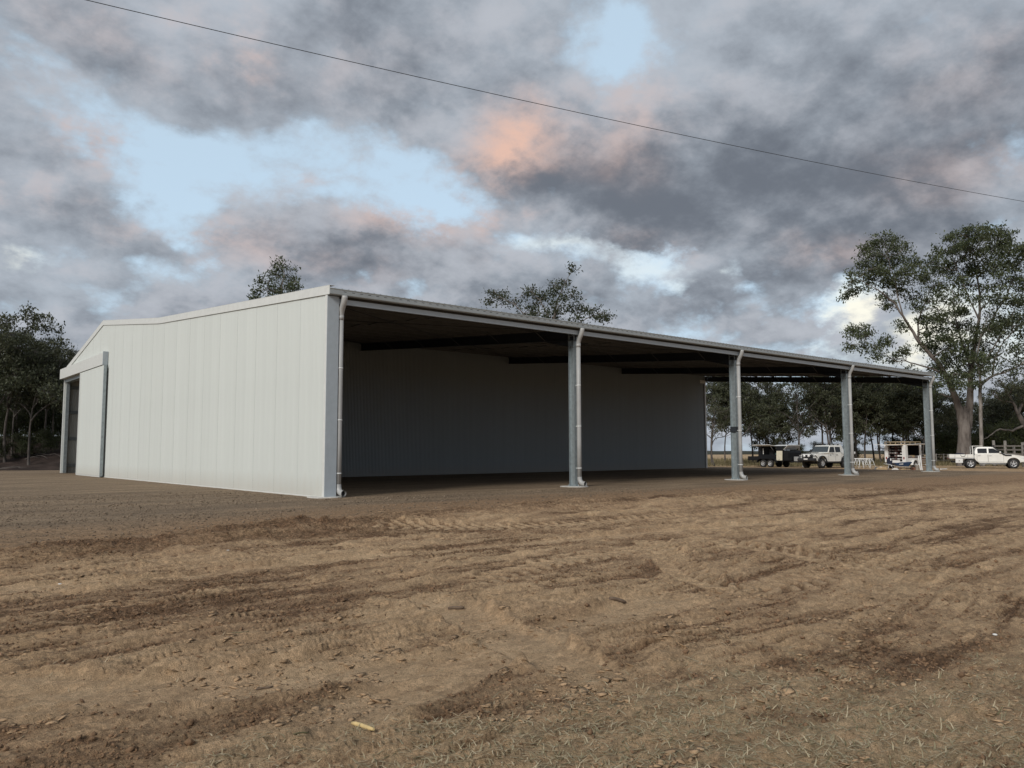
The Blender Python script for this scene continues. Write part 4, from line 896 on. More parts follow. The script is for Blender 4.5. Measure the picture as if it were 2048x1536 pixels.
shaped_tree('slender_gum_tree', 'slender pale gum with spreading limbs beside the great gum', 504, BD-1.5,
    [(1964,905,.26),(1962,860,.24),(1961,820,.22),(1960,790,.21),(1962,765,.21)],
    [[(1962,770,.18),(1958,740,.15),(1952,715,.12),(1962,670,.08),(1975,630,.05)],[(1963,768,.18),(1985,752,.15),(2010,745,.12),(2040,730,.10),(2075,705,.06)],[(1985,752,.12),(1990,715,.09),(2010,680,.07),(2040,650,.05)],[(1960,740,.1),(1990,690,.08),(2030,620,.05)]],
    [(1960,690,18),(1975,660,20),(2000,670,22),(2030,650,24),(2050,640,24),(2020,610,22),(1990,630,18),(2045,690,22),(2015,700,22),(2060,720,22),(1985,710,18),(1960,720,18),(2035,735,18),(1975,740,16),(2000,728,18),(2065,670,24),(2055,600,22),(2040,580,18),(2010,640,20)],
    0.25, 54, 16, MT['barkpale'], MT['leaf'], 0.40)
shaped_tree('gnarled_tree', 'gnarled grey tree with low crooked limbs beside the timber yards', 505, 73,
    [(2068,905,.42),(2062,875,.38),(2050,850,.34),(2036,828,.26)],
    [[(2050,850,.18),(2025,862,.13),(2000,858,.10),(1978,872,.06),(1965,880,.03)],[(2036,828,.2),(2026,805,.15),(2012,780,.10),(2000,760,.06)],[(2036,828,.2),(2050,795,.15),(2058,760,.1)],[(2026,805,.1),(2000,800,.06),(1985,785,.04)]],
    [(1998,762,14),(2012,770,16),(2030,775,18),(2048,770,18),(1988,785,12),(2010,795,14,0,.7),(2040,800,14,0,.7),(2060,790,18),(2030,755,14)], 0.22, 36, 13, MT['barkdark'], MT['leafdark'], 0.28)

# far hill, far treeline, paddock grass
def ridge(name, label, cat, px0, px1, D, heights, mat, thick, seed):
    n = 120; P = []; 
    for i, t in enumerate(np.linspace(0, 1, n)):
        px = px0+(px1-px0)*t; a = atd(px, 905, D); b = atd(px, 905, D+thick); h = np.interp(t, *zip(*heights)); h = max(0.3, h*(1+0.12*float(fbm(np.array([t*22]), np.array([seed*1.0]), 4, seed)[0])))
        z0 = float(base_z(a[0], a[1]))-1.0; P += [(a[0], a[1], z0), (a[0]*0.8+b[0]*0.2, a[1]*0.8+b[1]*0.2, z0+1+h*0.75), (a[0]*0.5+b[0]*0.5, a[1]*0.5+b[1]*0.5, z0+1+h), (b[0], b[1], z0)]
    Q = [(4*i+k, 4*i+4+k, 4*i+5+k, 4*i+1+k) for i in range(n-1) for k in range(3)]
    return link(name, mesh_np(name, np.array(P), Q, None, None, True), mat)
tag(ridge('hill', '', '', 1940, 2500, 700, [(0, 0), (0.06, 18), (0.13, 34), (0.25, 42), (0.6, 50), (1, 20)], MT['hill'], 260, 9), 'dark scrub covered hill far behind the yards', 'hill', kind='structure')
tag(ridge('distant_treeline', '', '', 1150, 2000, 950, [(0, 4), (0.3, 4.6), (0.5, 4.0), (0.8, 4.8), (1, 5)], MT['hill'], 60, 4), 'thin dark treeline along the horizon', 'treeline', kind='stuff')
def blades(name, label, n, pos, hgt, wid, mat, lie=0.25, seed=1, cat='grass'):
    r = np.random.default_rng(seed); x, y, z = pos; az = r.uniform(0, 2*np.pi, n); h = hgt*r.uniform(0.45, 1.3, n); ln = np.abs(r.normal(0, lie, n)) if lie < 1 else np.clip(lie+r.normal(0, 0.28, n), 0, 1.53); 
    dx, dy, dz = np.cos(az)*np.sin(ln), np.sin(az)*np.sin(ln), np.cos(ln); b2 = az+r.uniform(1, 2, n)
    w = wid*r.uniform(0.6, 1.4, n); wx, wy = np.cos(b2)*w/2, np.sin(b2)*w/2
    c = np.column_stack([x, y, z]); D = np.column_stack([dx, dy, dz]); W = np.column_stack([wx, wy, np.zeros(n)]); bend = np.column_stack([np.cos(az+0.6), np.sin(az+0.6), -0.35*np.ones(n)])*(h*0.25)[:, None]
    V = np.stack([c-W, c+W, c+D*(h*0.55)[:, None]+W*0.7, c+D*(h*0.55)[:, None]-W*0.7, c+D*h[:, None]+bend], 1).reshape(-1, 3)
    k = np.arange(n)*5; Q = np.column_stack([k, k+1, k+2, k+3]); T = np.column_stack([k+3, k+2, k+4])
    tint = np.repeat(np.clip(r.normal(0.55, 0.28, n), 0, 1), 5)
    return tag(link(name, mesh_np(name, V, Q, T, {'tint': tint}), mat), label, cat, kind='stuff')
n = 26000; u = rng.uniform(-0.05, 1, n); px = 1395+u*700; D = 76+rng.uniform(0, 1, n)**1.5*55
P = np.array([atd(a, 905, b) for a, b in zip(px, D)]); f_ = fbm(P[:, 0]*0.14, P[:, 1]*0.14, 4, 401); ok = (f_ > -0.22) & (D > 77+4*f_)
P = P[ok]; n = len(P)
blades('paddock_grass', 'pale dry paddock grass behind the vehicles', n, (P[:, 0], P[:, 1], base_z(P[:, 0], P[:, 1])-0.02), 0.42+0.25*rng.random(n)*(f_[ok] > 0.1), 0.05, MT['paddockgrass'], 0.3, 3)

# ------------------------------------------------------------------ loose things on the bare ground
def near_points(n, dmin, dmax, seed, power=1.0, amax=38):
    r = np.random.default_rng(seed); d = dmin*(dmax/dmin)**(r.uniform(0, 1, n)**power); a = np.radians(r.uniform(-amax, amax, n)); return CAM[0]+d*np.cos(YAW-a), CAM[1]+d*np.sin(YAW-a), d
ICO = None
def clods(name, label, x, y, z, size, flat, mat, seed):
    r = np.random.default_rng(seed); n = len(x)
    bv = np.array([(1,0,0),(0,1,0),(-1,0,0),(0,-1,0),(0,0,1),(0,0,-1),(.6,.6,.55),(-.6,-.6,.5)], float); bf = np.array([(0,6,4),(0,1,6),(6,1,4),(1,2,4),(2,7,4),(2,3,7),(7,3,4),(3,0,4),(1,0,5),(2,1,5),(3,2,5),(0,3,5)])
    k = len(bv); S = size[:, None]*np.column_stack([r.uniform(0.6, 1.4, n), r.uniform(0.6, 1.4, n), flat*r.uniform(0.6, 1.4, n)])
    V = bv[None]*(1+r.normal(0, 0.2, (n, k, 1)))*S[:, None, :]; a = r.uniform(0, 2*np.pi, n); c, s = np.cos(a)[:, None], np.sin(a)[:, None]
    t = r.normal(0, 0.25, (n, 1)); X = V[..., 0]*c-V[..., 1]*s; Y = V[..., 0]*s+V[..., 1]*c; Z = V[..., 2]+t*X
    V = np.stack([X+x[:, None], Y+y[:, None], Z+(z+size*flat*0.15)[:, None]], -1).reshape(-1, 3)
    F = (bf[None]+(np.arange(n)*k)[:, None, None]).reshape(-1, 3)
    return tag(link(name, mesh_np(name, V, None, F, None, False), mat), label, 'soil', kind='stuff')
x, y, d = near_points(110000, 3.0, 15, 7)
z, c, p, g = ground(x, y); keep = (c+0.5*rng.standard_normal(len(x))*0.5 < 0.36) & (rect_edge(x, y) < 0.2)
x, y, z, d = x[keep], y[keep], z[keep], d[keep]; sz = 0.0062*np.exp(0.52*rng.standard_normal(len(x)))*(0.75+0.06*d)
sz = np.minimum(sz, 0.026); x, y, z, sz = x[:29000], y[:29000], z[:29000], sz[:29000]
clods('soil_clods', 'loose brown crumbs of soil strewn over the scraped ground', x, y, z, sz, 0.75, MT['clod'], 8)
x, y, d = near_points(20000, 3.2, 15, 17); z, c, p, g = ground(x, y)
keep = (c > 0.35) & (fbm(x*0.7, y*1.2, 3, 431) > 0.05) & (rect_edge(x, y) < -0.3); x, y, z, d = x[keep][:6000], y[keep][:6000], z[keep][:6000], d[keep][:6000]
MT['crustflake'] = simple('pale_clay_flakes', (0.36, 0.24, 0.14), 0.95, var=0.3, scale=4, bump=0.5, spec=0.2, bscale=50)
clods('clay_flakes', 'flat pale flakes of dried clay on the scraped ground', x, y, z, np.minimum(0.017*np.exp(0.5*rng.standard_normal(len(x))), 0.045), 0.13, MT['crustflake'], 18)
r_ = np.random.default_rng(77); n = 60000; D = 11+14*r_.uniform(0, 1, n)**1.2; a_ = np.radians(r_.uniform(-36, 36, n)); x = CAM[0]+D*np.cos(YAW-a_); y = CAM[1]+D*np.sin(YAW-a_)
keep = (rect_edge(x, y) > 0.1) & ((y < -0.35) | (x < -0.35)); x, y = x[keep][:10000], y[keep][:10000]
MT['gravel'] = simple('loose_gravel_stones', (0.20, 0.150, 0.105), 0.9, var=0.6, scale=9, spec=0.2)
clods('loose_gravel', 'loose gravel stones scattered over the compacted pad', x, y, base_z(x, y)+0.016, np.minimum(0.011*np.exp(0.4*r_.standard_normal(len(x))), 0.03), 0.7, MT['gravel'], 78)
# dry grass in the foreground
x, y, d = near_points(90000, 2.6, 9.5, 27); z, c, p, g = ground(x, y)
keep = g > (0.16+0.46*rng.random(len(x))); x, y, z = x[keep][:17000], y[keep][:17000], z[keep][:17000]
n = len(x)
blades('dry_grass', 'short dry grass bits matted over the clay foreground', n, (x, y, z), 0.065, 0.0075, MT['drygrass'], 1.35, 28)
x, y, d = near_points(30000, 3.0, 11, 37); z, c, p, g = ground(x, y); keep = (g > 0.10+0.3*rng.random(len(x))) & (fbm(x*1.6, y*1.6, 3, 441)+0.25*rng.standard_normal(len(x)) > 0.05); keep[:500] = True; x, y, z = x[keep], y[keep], z[keep]; n = min(6000, len(x))
blades('straw_litter', 'scattered pale straw lying on the bare soil', n, (x[:n], y[:n], z[:n]+0.006), 0.062, 0.0062, MT['straw_bits'], 1.46, 38)
def gz(x, y): return float(ground(np.array([x]), np.array([y]))[0][0])
def on_ground(px, py):
    z = -0.42
    for _ in range(6):
        p = gp(px, py, z); z = gz(p[0], p[1])
    return np.array([p[0], p[1], z])
def stick(name, label, a, b, r0, mat, group=None, bend=0.02):
    A, B = on_ground(*a), on_ground(*b); pts = []
    hs = [gz(*(A+(B-A)*t)[:2]) for t in np.linspace(0, 1, 9)]; k1, k0 = np.polyfit(np.linspace(0, 1, 9), hs, 1); up = max(h-(k0+k1*t) for h, t in zip(hs, np.linspace(0, 1, 9)))*0.8
    for t in np.linspace(0, 1, 7):
        q = A+(B-A)*t; pts.append((q[0]+bend*math.sin(5*t), q[1]+bend*math.cos(4*t), k0+k1*t+up+r0*0.7))
    tag(MB().tube(pts, [r0*0.8, r0, r0*1.05, r0, r0, r0*0.9, r0*0.6], 8).build(name, mat), label, 'stick', group)
stick('bleached_stick', 'bright straw coloured stick lying on dark clods in the foreground', (705,1453), (748,1468), 0.0125, MT['straw'], bend=0.004)
stick('twig', 'thin bent pale twig on the soil left of the bleached stick', (590,1473), (622,1464), 0.004, MT['drygrass'])
stick('twig', 'dark flat bark sliver on pale clay in mid ground', (898,1221), (930,1217), 0.016, MT['stick'])
stick('twig', 'dark bark sliver on the tan wheel track', (1222,1195), (1252,1192), 0.018, MT['stick'])
stick('twig', 'pale thin straw stalk lying across flaked clay', (455,1270), (500,1276), 0.006, MT['drygrass'])
stick('twig', 'dark twig lying on pale crust in foreground', (515,1338), (550,1334), 0.008, MT['stick'])
def pebble(px, py, s, label):
    p = on_ground(px, py); r = np.random.default_rng(int(px)); m = MB(); m.lathe([(0.15*s, -0.3*s), (0.8*s, -0.15*s), (s, 0.1*s), (0.75*s, 0.4*s), (0.1*s, 0.52*s)], 9)
    m.v = [(a*(1+r.normal(0, .08)), b*0.75*(1+r.normal(0, .08)), c) for a, b, c in m.v]; tag(m.build('pebble', MT['pebble'], None, (p[0], p[1], p[2]+0.2*s), px*0.7), label, 'stone')
pebble(1990, 1270, 0.022, 'white stone on dark clods at the foreground edge')
pebble(122, 1120, 0.03, 'white stone on pale flaked clay beside the pad edge')
pebble(457, 1069, 0.028, 'small white stone below the loose windrow of dirt')

# ------------------------------------------------------------------ overhead cable
P1 = np.array([-6.73, -5.15]); P2 = np.array([16.65, -10.65]); pts = []
for s in np.linspace(-0.95, 1.75, 40):
    q = P1+(P2-P1)*s; pts.append((q[0], q[1], 8.2-0.42*s+0.62*s*s))
tag(MB().tube(pts, 0.006, 6).build('overhead_cable', MT['wire']), 'single dark overhead cable sagging across the cloudy sky', 'cable')
for q in (pts[0], pts[-1]):
    zb = gz(q[0], q[1]); t = thing('power_pole', 'round timber pole carrying the overhead cable', 'pole', (q[0], q[1], zb), 0, 'cable poles')
    MB().tube([(0, 0, -0.4), (0, 0, 4), (0, 0, q[2]-zb+0.25)], [0.16, 0.14, 0.11], 12).build('pole_shaft', MT['oldtimber'], t)
    MB().lathe([(0.02, q[2]-zb-0.02), (0.06, q[2]-zb), (0.03, q[2]-zb+0.05)], 10, c=(0.15, 0, 0)).build('insulator', MT['whitepl'], t)

# ------------------------------------------------------------------ vehicles
def dir_ang(a_img):
    """heading in the world for an angle measured from image-right (0) towards the camera (positive)"""
    v = _r*math.cos(a_img)-np.array([math.cos(YAW), math.sin(YAW), 0])*math.sin(a_img); return math.atan2(v[1], v[0])
def wheel(parent, x, y, r, w, side, spokes=6, rimr=0.6, rimm='silver'):
    """axle along y; side = +1 when the outer face points to +y"""
    m = MB(); pr = [(r*rimr, -w/2*0.9), (r*0.9, -w/2), (r*0.985, -w*0.36), (r, -w*0.2), (r, w*0.2), (r*0.985, w*0.36), (r*0.9, w/2), (r*rimr, w/2*0.9)]
    m.lathe(pr, 28, 'y', (x, y, r))
    for k in range(28):
        t = 2*math.pi*(k+0.5)/28; c, s = math.cos(t), math.sin(t); m.bar((x+c*(r+0.003), y-w*0.42, r+s*(r+0.003)), (x+c*(r+0.003), y+w*0.42, r+s*(r+0.003)), 0.05*r/0.38, 0.018, up=(c, 0, s))
    ty = m.build('wheel', MT['rubber'], parent)
    yo = y+side*w*0.36; m = MB(); m.lathe([(r*rimr, y+side*w*0.46), (r*rimr*0.93, y+side*w*0.47), (r*rimr*0.88, yo-side*0.02), (r*rimr*0.86, yo-side*0.08)], 28, 'y', (x, 0, r))
    m.lathe([(r*rimr*0.28, yo-side*0.02), (r*rimr*0.26, yo+side*0.03), (0.001, yo+side*0.035)], 16, 'y', (x, 0, r))
    for k in range(spokes):
        t = 2*math.pi*k/spokes+0.3; c, s = math.cos(t), math.sin(t); m.bar((x+c*r*rimr*0.2, yo, r+s*r*rimr*0.2), (x+c*r*rimr*0.92, yo+side*0.005, r+s*r*rimr*0.92), r*rimr*0.30, 0.03, up=(0, 1, 0))
    m.build('rim', MT[rimm], ty)
    m = MB(); m.lathe([(r*rimr*0.87, yo-side*0.082), (0.001, yo-side*0.082)], 24, 'y', (x, 0, r)); m.build('brake_disc', MT['dark'], ty)
    return ty
def arc(cx, cz, r, a0, a1, n=9): return [(cx+r*math.cos(t), cz+r*math.sin(t)) for t in np.linspace(a0, a1, n)]
PI = math.pi
def panel(m, pts, y, t):
    m.prism(pts, y-t/2, y+t/2, 'y')

def tray_ute():
    p = atd(1980, 905, 67.0); a = dir_ang(R(24)); z = float(base_z(p[0], p[1]))
    # origin mid wheelbase on the ground
    t = thing('tray_ute', 'white dual cab tray ute with black snorkel parked before the great gum', 'ute', (p[0], p[1], z+0.0), a)
    RW, FWX, r = -1.54, 1.55, 0.405; W = 0.85
    # lower body with wheel arch cut at the front
    low = [(-1.12, 0.62), (-0.92, 0.45)]+[(1.02, 0.45)]+arc(FWX, 0.42, 0.47, PI*0.97, 0.06*PI, 11)+[(2.35, 0.52), (2.42, 0.62), (2.42, 0.86), (2.34, 1.00), (1.90, 1.10), (1.30, 1.17), (0.90, 1.20), (-1.20, 1.20), (-1.26, 0.85)]
    body = MB().body(low, lambda x, z: W-0.03*max(0, z-0.9)-(0.14*max(0, x-1.9)) - 0.03*max(0, 0.6-z)).build('body', MT['carwhite'], t, bevel=0.035)
    cab = [(-1.21, 1.19), (0.98, 1.19), (0.72, 1.30), (0.18, 1.74), (0.02, 1.785), (-0.5, 1.80), (-0.95, 1.775), (-1.10, 1.70), (-1.20, 1.40)]
    MB().body(cab, lambda x, z: 0.835-0.26*max(0, z-1.19)).build('cabin', MT['carwhite'], t, bevel=0.03)
    for s in (-1, 1):
        def sy(z): return s*(0.835-0.26*(z-1.19)+0.004)
        for nm, pts in (('rear_window', [(-1.00, 1.27), (-0.32, 1.27), (-0.32, 1.66), (-0.96, 1.66), (-1.02, 1.60)]), ('front_window', [(-0.20, 1.27), (0.66, 1.27), (0.60, 1.33), (0.24, 1.62), (0.16, 1.66), (-0.20, 1.66)])):
            m = MB(); V = [(x, sy(z)+s*0.004, z) for x, z in pts]+[(x, sy(z)-s*0.01, z) for x, z in pts]; n = len(pts)
            m.add(V, [tuple(range(n)), tuple(range(2*n-1, n-1, -1))]+[(i, i+n, (i+1) % n+n, (i+1) % n) for i in range(n)]); m.build(nm, MT['glass'], t)
        for nm, x0, x1 in (('rear_door', -1.06, -0.265), ('front_door', -0.255, 0.86)):
            m = MB(); y = s*(W+0.002)
            for xx in (x0, x1): m.box(xx-0.006, xx+0.006, min(y, y+s*0.003), max(y, y+s*0.003), 0.56, 1.14)
            m.box(x0, x1, min(y, y+s*0.003), max(y, y+s*0.003), 0.552, 0.560); d = m.build('door_seam', MT['blackplastic'], t)
            MB().box(x0+0.06, x0+0.26, min(y, y+s*0.03), max(y, y+s*0.03), 1.045, 1.085).build('door_handle', MT['silver'], t, bevel=0.008)
        MB().box(-0.95, 1.0, min(s*(W-0.05), s*(W+0.10)), max(s*(W-0.05), s*(W+0.10)), 0.36, 0.40).build('side_step', MT['alu'], t, bevel=0.01)
        m = MB(); ar = arc(FWX, 0.42, 0.475, PI*0.98, 0.05*PI, 13); ar2 = arc(FWX, 0.42, 0.535, PI*0.98, 0.05*PI, 13)
        m.prism(ar+ar2[::-1], min(s*(W-0.02), s*(W+0.035)), max(s*(W-0.02), s*(W+0.035)), 'y'); m.build('wheel_flare', MT['carwhite'], t, bevel=0.012, seg=1)
        m = MB(); m.lathe([(0.001, 0), (0.045, 0.01), (0.075, 0.06), (0.07, 0.12), (0.001, 0.14)], 10, 'y', (0.62, 0.86 if s > 0 else -1.0, 1.34)); m.build('mirror', MT['carwhite'], t)
        wheel(t, FWX, s*0.73, r, 0.25, s, 5); wheel(t, RW, s*0.73, r, 0.25, s, 5)
        m = MB(); m.prism([(2.10, 0.80), (2.36, 0.78), (2.36, 0.96), (2.12, 1.0)], min(s*0.50, s*0.80), max(s*0.50, s*0.80), 'y'); m.build('headlight', MT['lamp'], t, bevel=0.02)
        m = MB(); m.box(-2.05, -1.98, min(s*0.55, s*0.80), max(s*0.55, s*0.80), 0.24, 0.66); m.build('mudflap', MT['rubber'], t)
        MB().box(-3.14, -3.11, min(s*0.55, s*0.82), max(s*0.55, s*0.82), 0.80, 0.88).build('tail_lamp', MT['redlamp'], t)
    V = [(0.70, -0.74, 1.245), (0.70, 0.74, 1.245), (0.20, 0.63, 1.73), (0.20, -0.63, 1.73)]; off = np.array([0.045, 0, 0.045])
    m = MB(); m.add([tuple(np.array(v)+off) for v in V]+[tuple(np.array(v)+off*0.2) for v in V], [(0,1,2,3),(7,6,5,4),(0,4,5,1),(1,5,6,2),(2,6,7,3),(3,7,4,0)]); m.build('windscreen', MT['screen'], t)
    m = MB(); m.prism([(2.38, 0.42), (2.62, 0.42), (2.66, 0.55), (2.62, 0.80), (2.40, 0.80)], -0.86, 0.86, 'y'); m.build('front_bumper', MT['blackplastic'], t, bevel=0.04)
    m = MB(); m.tube([(2.58, -0.6, 0.75), (2.60, -0.55, 1.10), (2.60, 0.55, 1.10), (2.58, 0.6, 0.75)], 0.032, 8); m.tube([(2.60, -0.2, 0.78), (2.60, -0.2, 1.10)], 0.025, 8); m.tube([(2.60, 0.2, 0.78), (2.60, 0.2, 1.10)], 0.025, 8); m.build('bull_bar', MT['blackplastic'], t)
    m = MB(); m.box(2.415, 2.43, -0.42, 0.42, 0.72, 0.94); m.build('grille', MT['blackplastic'], t)
    # snorkel on the right-hand (camera) side
    m = MB(); m.tube([(1.42, -0.86, 1.085), (1.0, -0.885, 1.105), (0.86, -0.885, 1.16), (0.42, -0.79, 1.56), (0.22, -0.75, 1.76), (0.16, -0.74, 1.86)], [0.055, 0.06, 0.06, 0.045, 0.045, 0.045], 8); m.box(0.08, 0.24, -0.80, -0.68, 1.84, 1.95); m.build('snorkel', MT['blackplastic'], t)
    # chassis, tray, headboard, under-tray box
    m = MB(); m.box(-2.9, 2.3, -0.48, -0.38, 0.48, 0.62); m.box(-2.9, 2.3, 0.38, 0.48, 0.48, 0.62); m.box(-1.64, -1.44, -0.62, 0.62, 0.32, 0.45); m.box(1.46, 1.64, -0.62, 0.62, 0.32, 0.45); m.box(-1.0, 1.0, -0.3, 0.3, 0.36, 0.56); m.build('chassis', MT['blackplastic'], t)
    m = MB(); m.box(-3.10, -1.30, -0.92, 0.92, 0.82, 0.875); tray = m.build('tray_floor', MT['alu'], t)
    for s in (-1, 1):
        m = MB(); m.box(-3.08, -1.32, min(s*0.90, s*0.93), max(s*0.90, s*0.93), 0.885, 1.17); sd_ = m.build('tray_side', MT['carwhite'], tray, bevel=0.01)
        for xx in (-2.70, -1.75): MB().box(xx-0.02, xx+0.02, min(s*0.931, s*0.95), max(s*0.931, s*0.95), 0.90, 1.15).build('side_latch', MT['alu'], tray)
        MB().box(-2.66, -2.12, min(s*0.70, s*0.92), max(s*0.70, s*0.92), 0.45, 0.81).build('under_tray_box', MT['boxwhite'], t, bevel=0.015)
        MB().box(-2.42, -2.36, min(s*0.921, s*0.935), max(s*0.921, s*0.935), 0.60, 0.66).build('box_latch', MT['blackplastic'], t)
    MB().box(-3.115, -3.085, -0.90, 0.90, 0.885, 1.17).build('tail_board', MT['carwhite'], tray, bevel=0.01)
    m = MB()
    for s in (-1, 1): m.bar((-1.36, s*0.86, 0.87), (-1.36, s*0.78, 1.86), 0.07, 0.05)
    m.bar((-1.36, -0.79, 1.85), (-1.36, 0.79, 1.85), 0.06, 0.06)
    for k in range(5): m.bar((-1.36, -0.8, 1.18+0.13*k), (-1.36, 0.8, 1.18+0.13*k), 0.025, 0.025)
    m.bar((-1.36, -0.6, 1.87), (-0.6, -0.6, 1.87), 0.04, 0.04); m.bar((-1.36, 0.6, 1.87), (-0.6, 0.6, 1.87), 0.04, 0.04); m.build('headboard', MT['carwhite'], t)
    # load on the tray (things of their own)
    A = Matrix.Translation((p[0], p[1], z)) @ Matrix.Rotation(a, 4, 'Z')
    q = A @ Vector((-2.1, -0.45, 0.878)); l = thing('tool_bag', 'dark heap of tools and bags on the ute tray', 'bag', q, a)
    m = MB(); m.body([(-0.75, 0), (0.62, 0), (0.5, 0.2), (0.1, 0.36), (-0.35, 0.42), (-0.7, 0.22)], lambda x, z: 0.32-0.2*z); m.build('heap', MT['navy'], l, bevel=0.05)
    m = MB(); m.tube([(-0.2, -0.46, 0.28), (-0.1, -0.50, 0.12), (0.12, -0.50, 0.12), (0.2, -0.46, 0.30)], 0.02, 6); m.build('strap', MT['blackplastic'], l)
    m = MB(); m.tube([(0.2, 0, 0.30), (0.75, 0.05, 0.20)], 0.05, 8); m.build('red_handle', MT['rust'], l)
tray_ute()

def bull_bar_ute():
    # three-quarter view: nose towards the camera and image-left
    c = gp(1650, 934, -0.27); p = atd(1650, 905, 70.0); a = dir_ang(PI-R(33)); z = float(base_z(p[0], p[1]))
    t = thing('bull_bar_ute', 'white dual cab ute with black bull bar, spotlights and roof rack', 'ute', (p[0], p[1], z), a)
    RW, FX, r, W = -1.59, 1.59, 0.43, 0.86
    low = [(-2.75, 0.72)]+arc(RW, 0.46, 0.55, PI*0.93, PI*0.07, 9)[::1]
    low = [(-2.70, 0.75), (-2.18, 0.72)]+arc(RW, 0.46, 0.54, PI*0.92, PI*0.08, 9)+[(-0.98, 0.56), (0.98, 0.56)]+arc(FX, 0.46, 0.54, PI*0.92, PI*0.08, 9)+[(2.28, 0.70), (2.36, 0.76), (2.36, 1.17), (2.28, 1.24), (1.25, 1.31), (0.72, 1.33), (-1.15, 1.33), (-1.18, 1.20), (-2.70, 1.20)]
    MB().body(low, lambda x, z: W-(0.10*max(0, x-1.3))).build('body', MT['carwhite'], t, bevel=0.03)
    cab = [(-1.17, 1.32), (0.80, 1.32), (0.42, 1.90), (0.30, 1.965), (-0.4, 1.99), (-1.02, 1.97), (-1.14, 1.90)]
    MB().body(cab, lambda x, z: 0.85-0.17*max(0, z-1.32)).build('cabin', MT['carwhite'], t, bevel=0.03)
    for s in (-1, 1):
        def sy(z): return s*(0.85-0.17*(z-1.32)+0.004)
        for nm, pts in (('rear_window', [(-1.02, 1.38), (-0.30, 1.38), (-0.30, 1.84), (-1.02, 1.84)]), ('front_window', [(-0.18, 1.38), (0.62, 1.38), (0.34, 1.84), (-0.18, 1.84)])):
            m = MB(); V = [(x, sy(z)+s*0.005, z) for x, z in pts]+[(x, sy(z)-s*0.01, z) for x, z in pts]; n = len(pts)
            m.add(V, [tuple(range(n)), tuple(range(2*n-1, n-1, -1))]+[(i, i+n, (i+1) % n+n, (i+1) % n) for i in range(n)]); m.build(nm, MT['glass'], t)
        y = s*(W+0.002); m = MB()
        for xx in (-1.08, -0.24, 0.74): m.box(xx-0.006, xx+0.006, min(y, y+s*0.003), max(y, y+s*0.003), 0.62, 1.28)
        m.build('door_seam', MT['blackplastic'], t)
        m = MB(); m.box(-1.1, 2.0, min(y, y+s*0.012), max(y, y+s*0.012), 1.06, 1.075); m.build('side_crease', MT['carwhite'], t)
        for xx in (-0.45, 0.45): MB().box(xx-0.09, xx+0.09, min(y, y+s*0.03), max(y, y+s*0.03), 1.12, 1.16).build('door_handle', MT['blackplastic'], t)
        for cx in (FX, RW):
            ar = arc(cx, 0.46, 0.545, PI*0.95, PI*0.05, 11); ar2 = arc(cx, 0.46, 0.63, PI*0.95, PI*0.05, 11)
            m = MB(); m.prism(ar+ar2[::-1], min(s*(W-0.04), s*(W+0.07)), max(s*(W-0.04), s*(W+0.07)), 'y'); m.build('wheel_flare', MT['blackplastic'], t, bevel=0.01, seg=1)
            wheel(t, cx, s*0.75, r, 0.29, s, 6, 0.54)
        MB().box(-1.0, 1.0, min(s*0.75, s*0.92), max(s*0.75, s*0.92), 0.46, 0.53).build('side_step', MT['blackplastic'], t, bevel=0.01)
        m = MB(); m.lathe([(0.001, 2.37), (0.09, 2.37), (0.10, 2.35), (0.10, 2.30)], 14, 'x', (0, s*0.62, 1.02)); m.build('headlight', MT['lamp'], t)
        m = MB(); m.box(2.365, 2.38, s*0.80-0.06, s*0.80+0.06, 1.02, 1.10); m.build('indicator', MT['lamp'], t)
        m = MB(); m.lathe([(0.001, 2.63), (0.105, 2.62), (0.115, 2.60), (0.10, 2.54), (0.03, 2.50)], 14, 'x', (0, s*0.22, 1.06)); m.build('spotlight', MT['lamp'], t)
        m = MB(); m.bar((0.56, s*0.86, 1.45), (0.52, s*1.02, 1.47), 0.03, 0.03); m.box(0.46, 0.54, min(s*0.98, s*1.14), max(s*0.98, s*1.14), 1.40, 1.62); m.build('mirror', MT['blackplastic'], t, bevel=0.015)
        m = MB(); m.box(-1.9, 0.2, s*0.60-0.02, s*0.60+0.02, 2.085, 2.115); m.build('rack_rail', MT['blackplastic'], t)
        for xx in (-0.95, -0.35, 0.2): m = MB(); m.prism([(xx-0.05, 1.93), (xx+0.05, 1.93), (xx+0.09, 2.085), (xx+0.01, 2.085)], s*0.66-0.03, s*0.66+0.03, 'y'); m.build('rack_foot', MT['blackplastic'], t)
        MB().box(-2.73, -2.70, min(s*0.68, s*0.84), max(s*0.68, s*0.84), 0.85, 1.1).build('tail_lamp', MT['redlamp'], t)
    V = [(0.74, -0.80, 1.37), (0.74, 0.80, 1.37), (0.43, 0.72, 1.87), (0.43, -0.72, 1.87)]; o = np.array([0.032, 0, 0.02])
    m = MB(); m.add([tuple(np.array(v)+o) for v in V]+[tuple(np.array(v)-o*0.3) for v in V], [(0,1,2,3),(7,6,5,4),(0,4,5,1),(1,5,6,2),(2,6,7,3),(3,7,4,0)]); m.build('windscreen', MT['screen'], t)
    MB().box(1.15, 1.6, -0.22, 0.22, 1.30, 1.36).build('bonnet_scoop', MT['blackplastic'], t, bevel=0.02)
    MB().box(2.362, 2.378, -0.5, 0.5, 0.88, 1.14).build('grille', MT['blackplastic'], t)
    m = MB(); m.prism([(2.40, 0.58), (2.66, 0.62), (2.70, 0.72), (2.66, 0.88), (2.40, 0.88)], -0.88, 0.88, 'y'); bb = m.build('bull_bar', MT['blackplastic'], t, bevel=0.03)
    m = MB(); m.tube([(2.55, -0.45, 0.86), (2.56, -0.44, 1.26), (2.56, 0.44, 1.26), (2.55, 0.45, 0.86)], 0.035, 8)
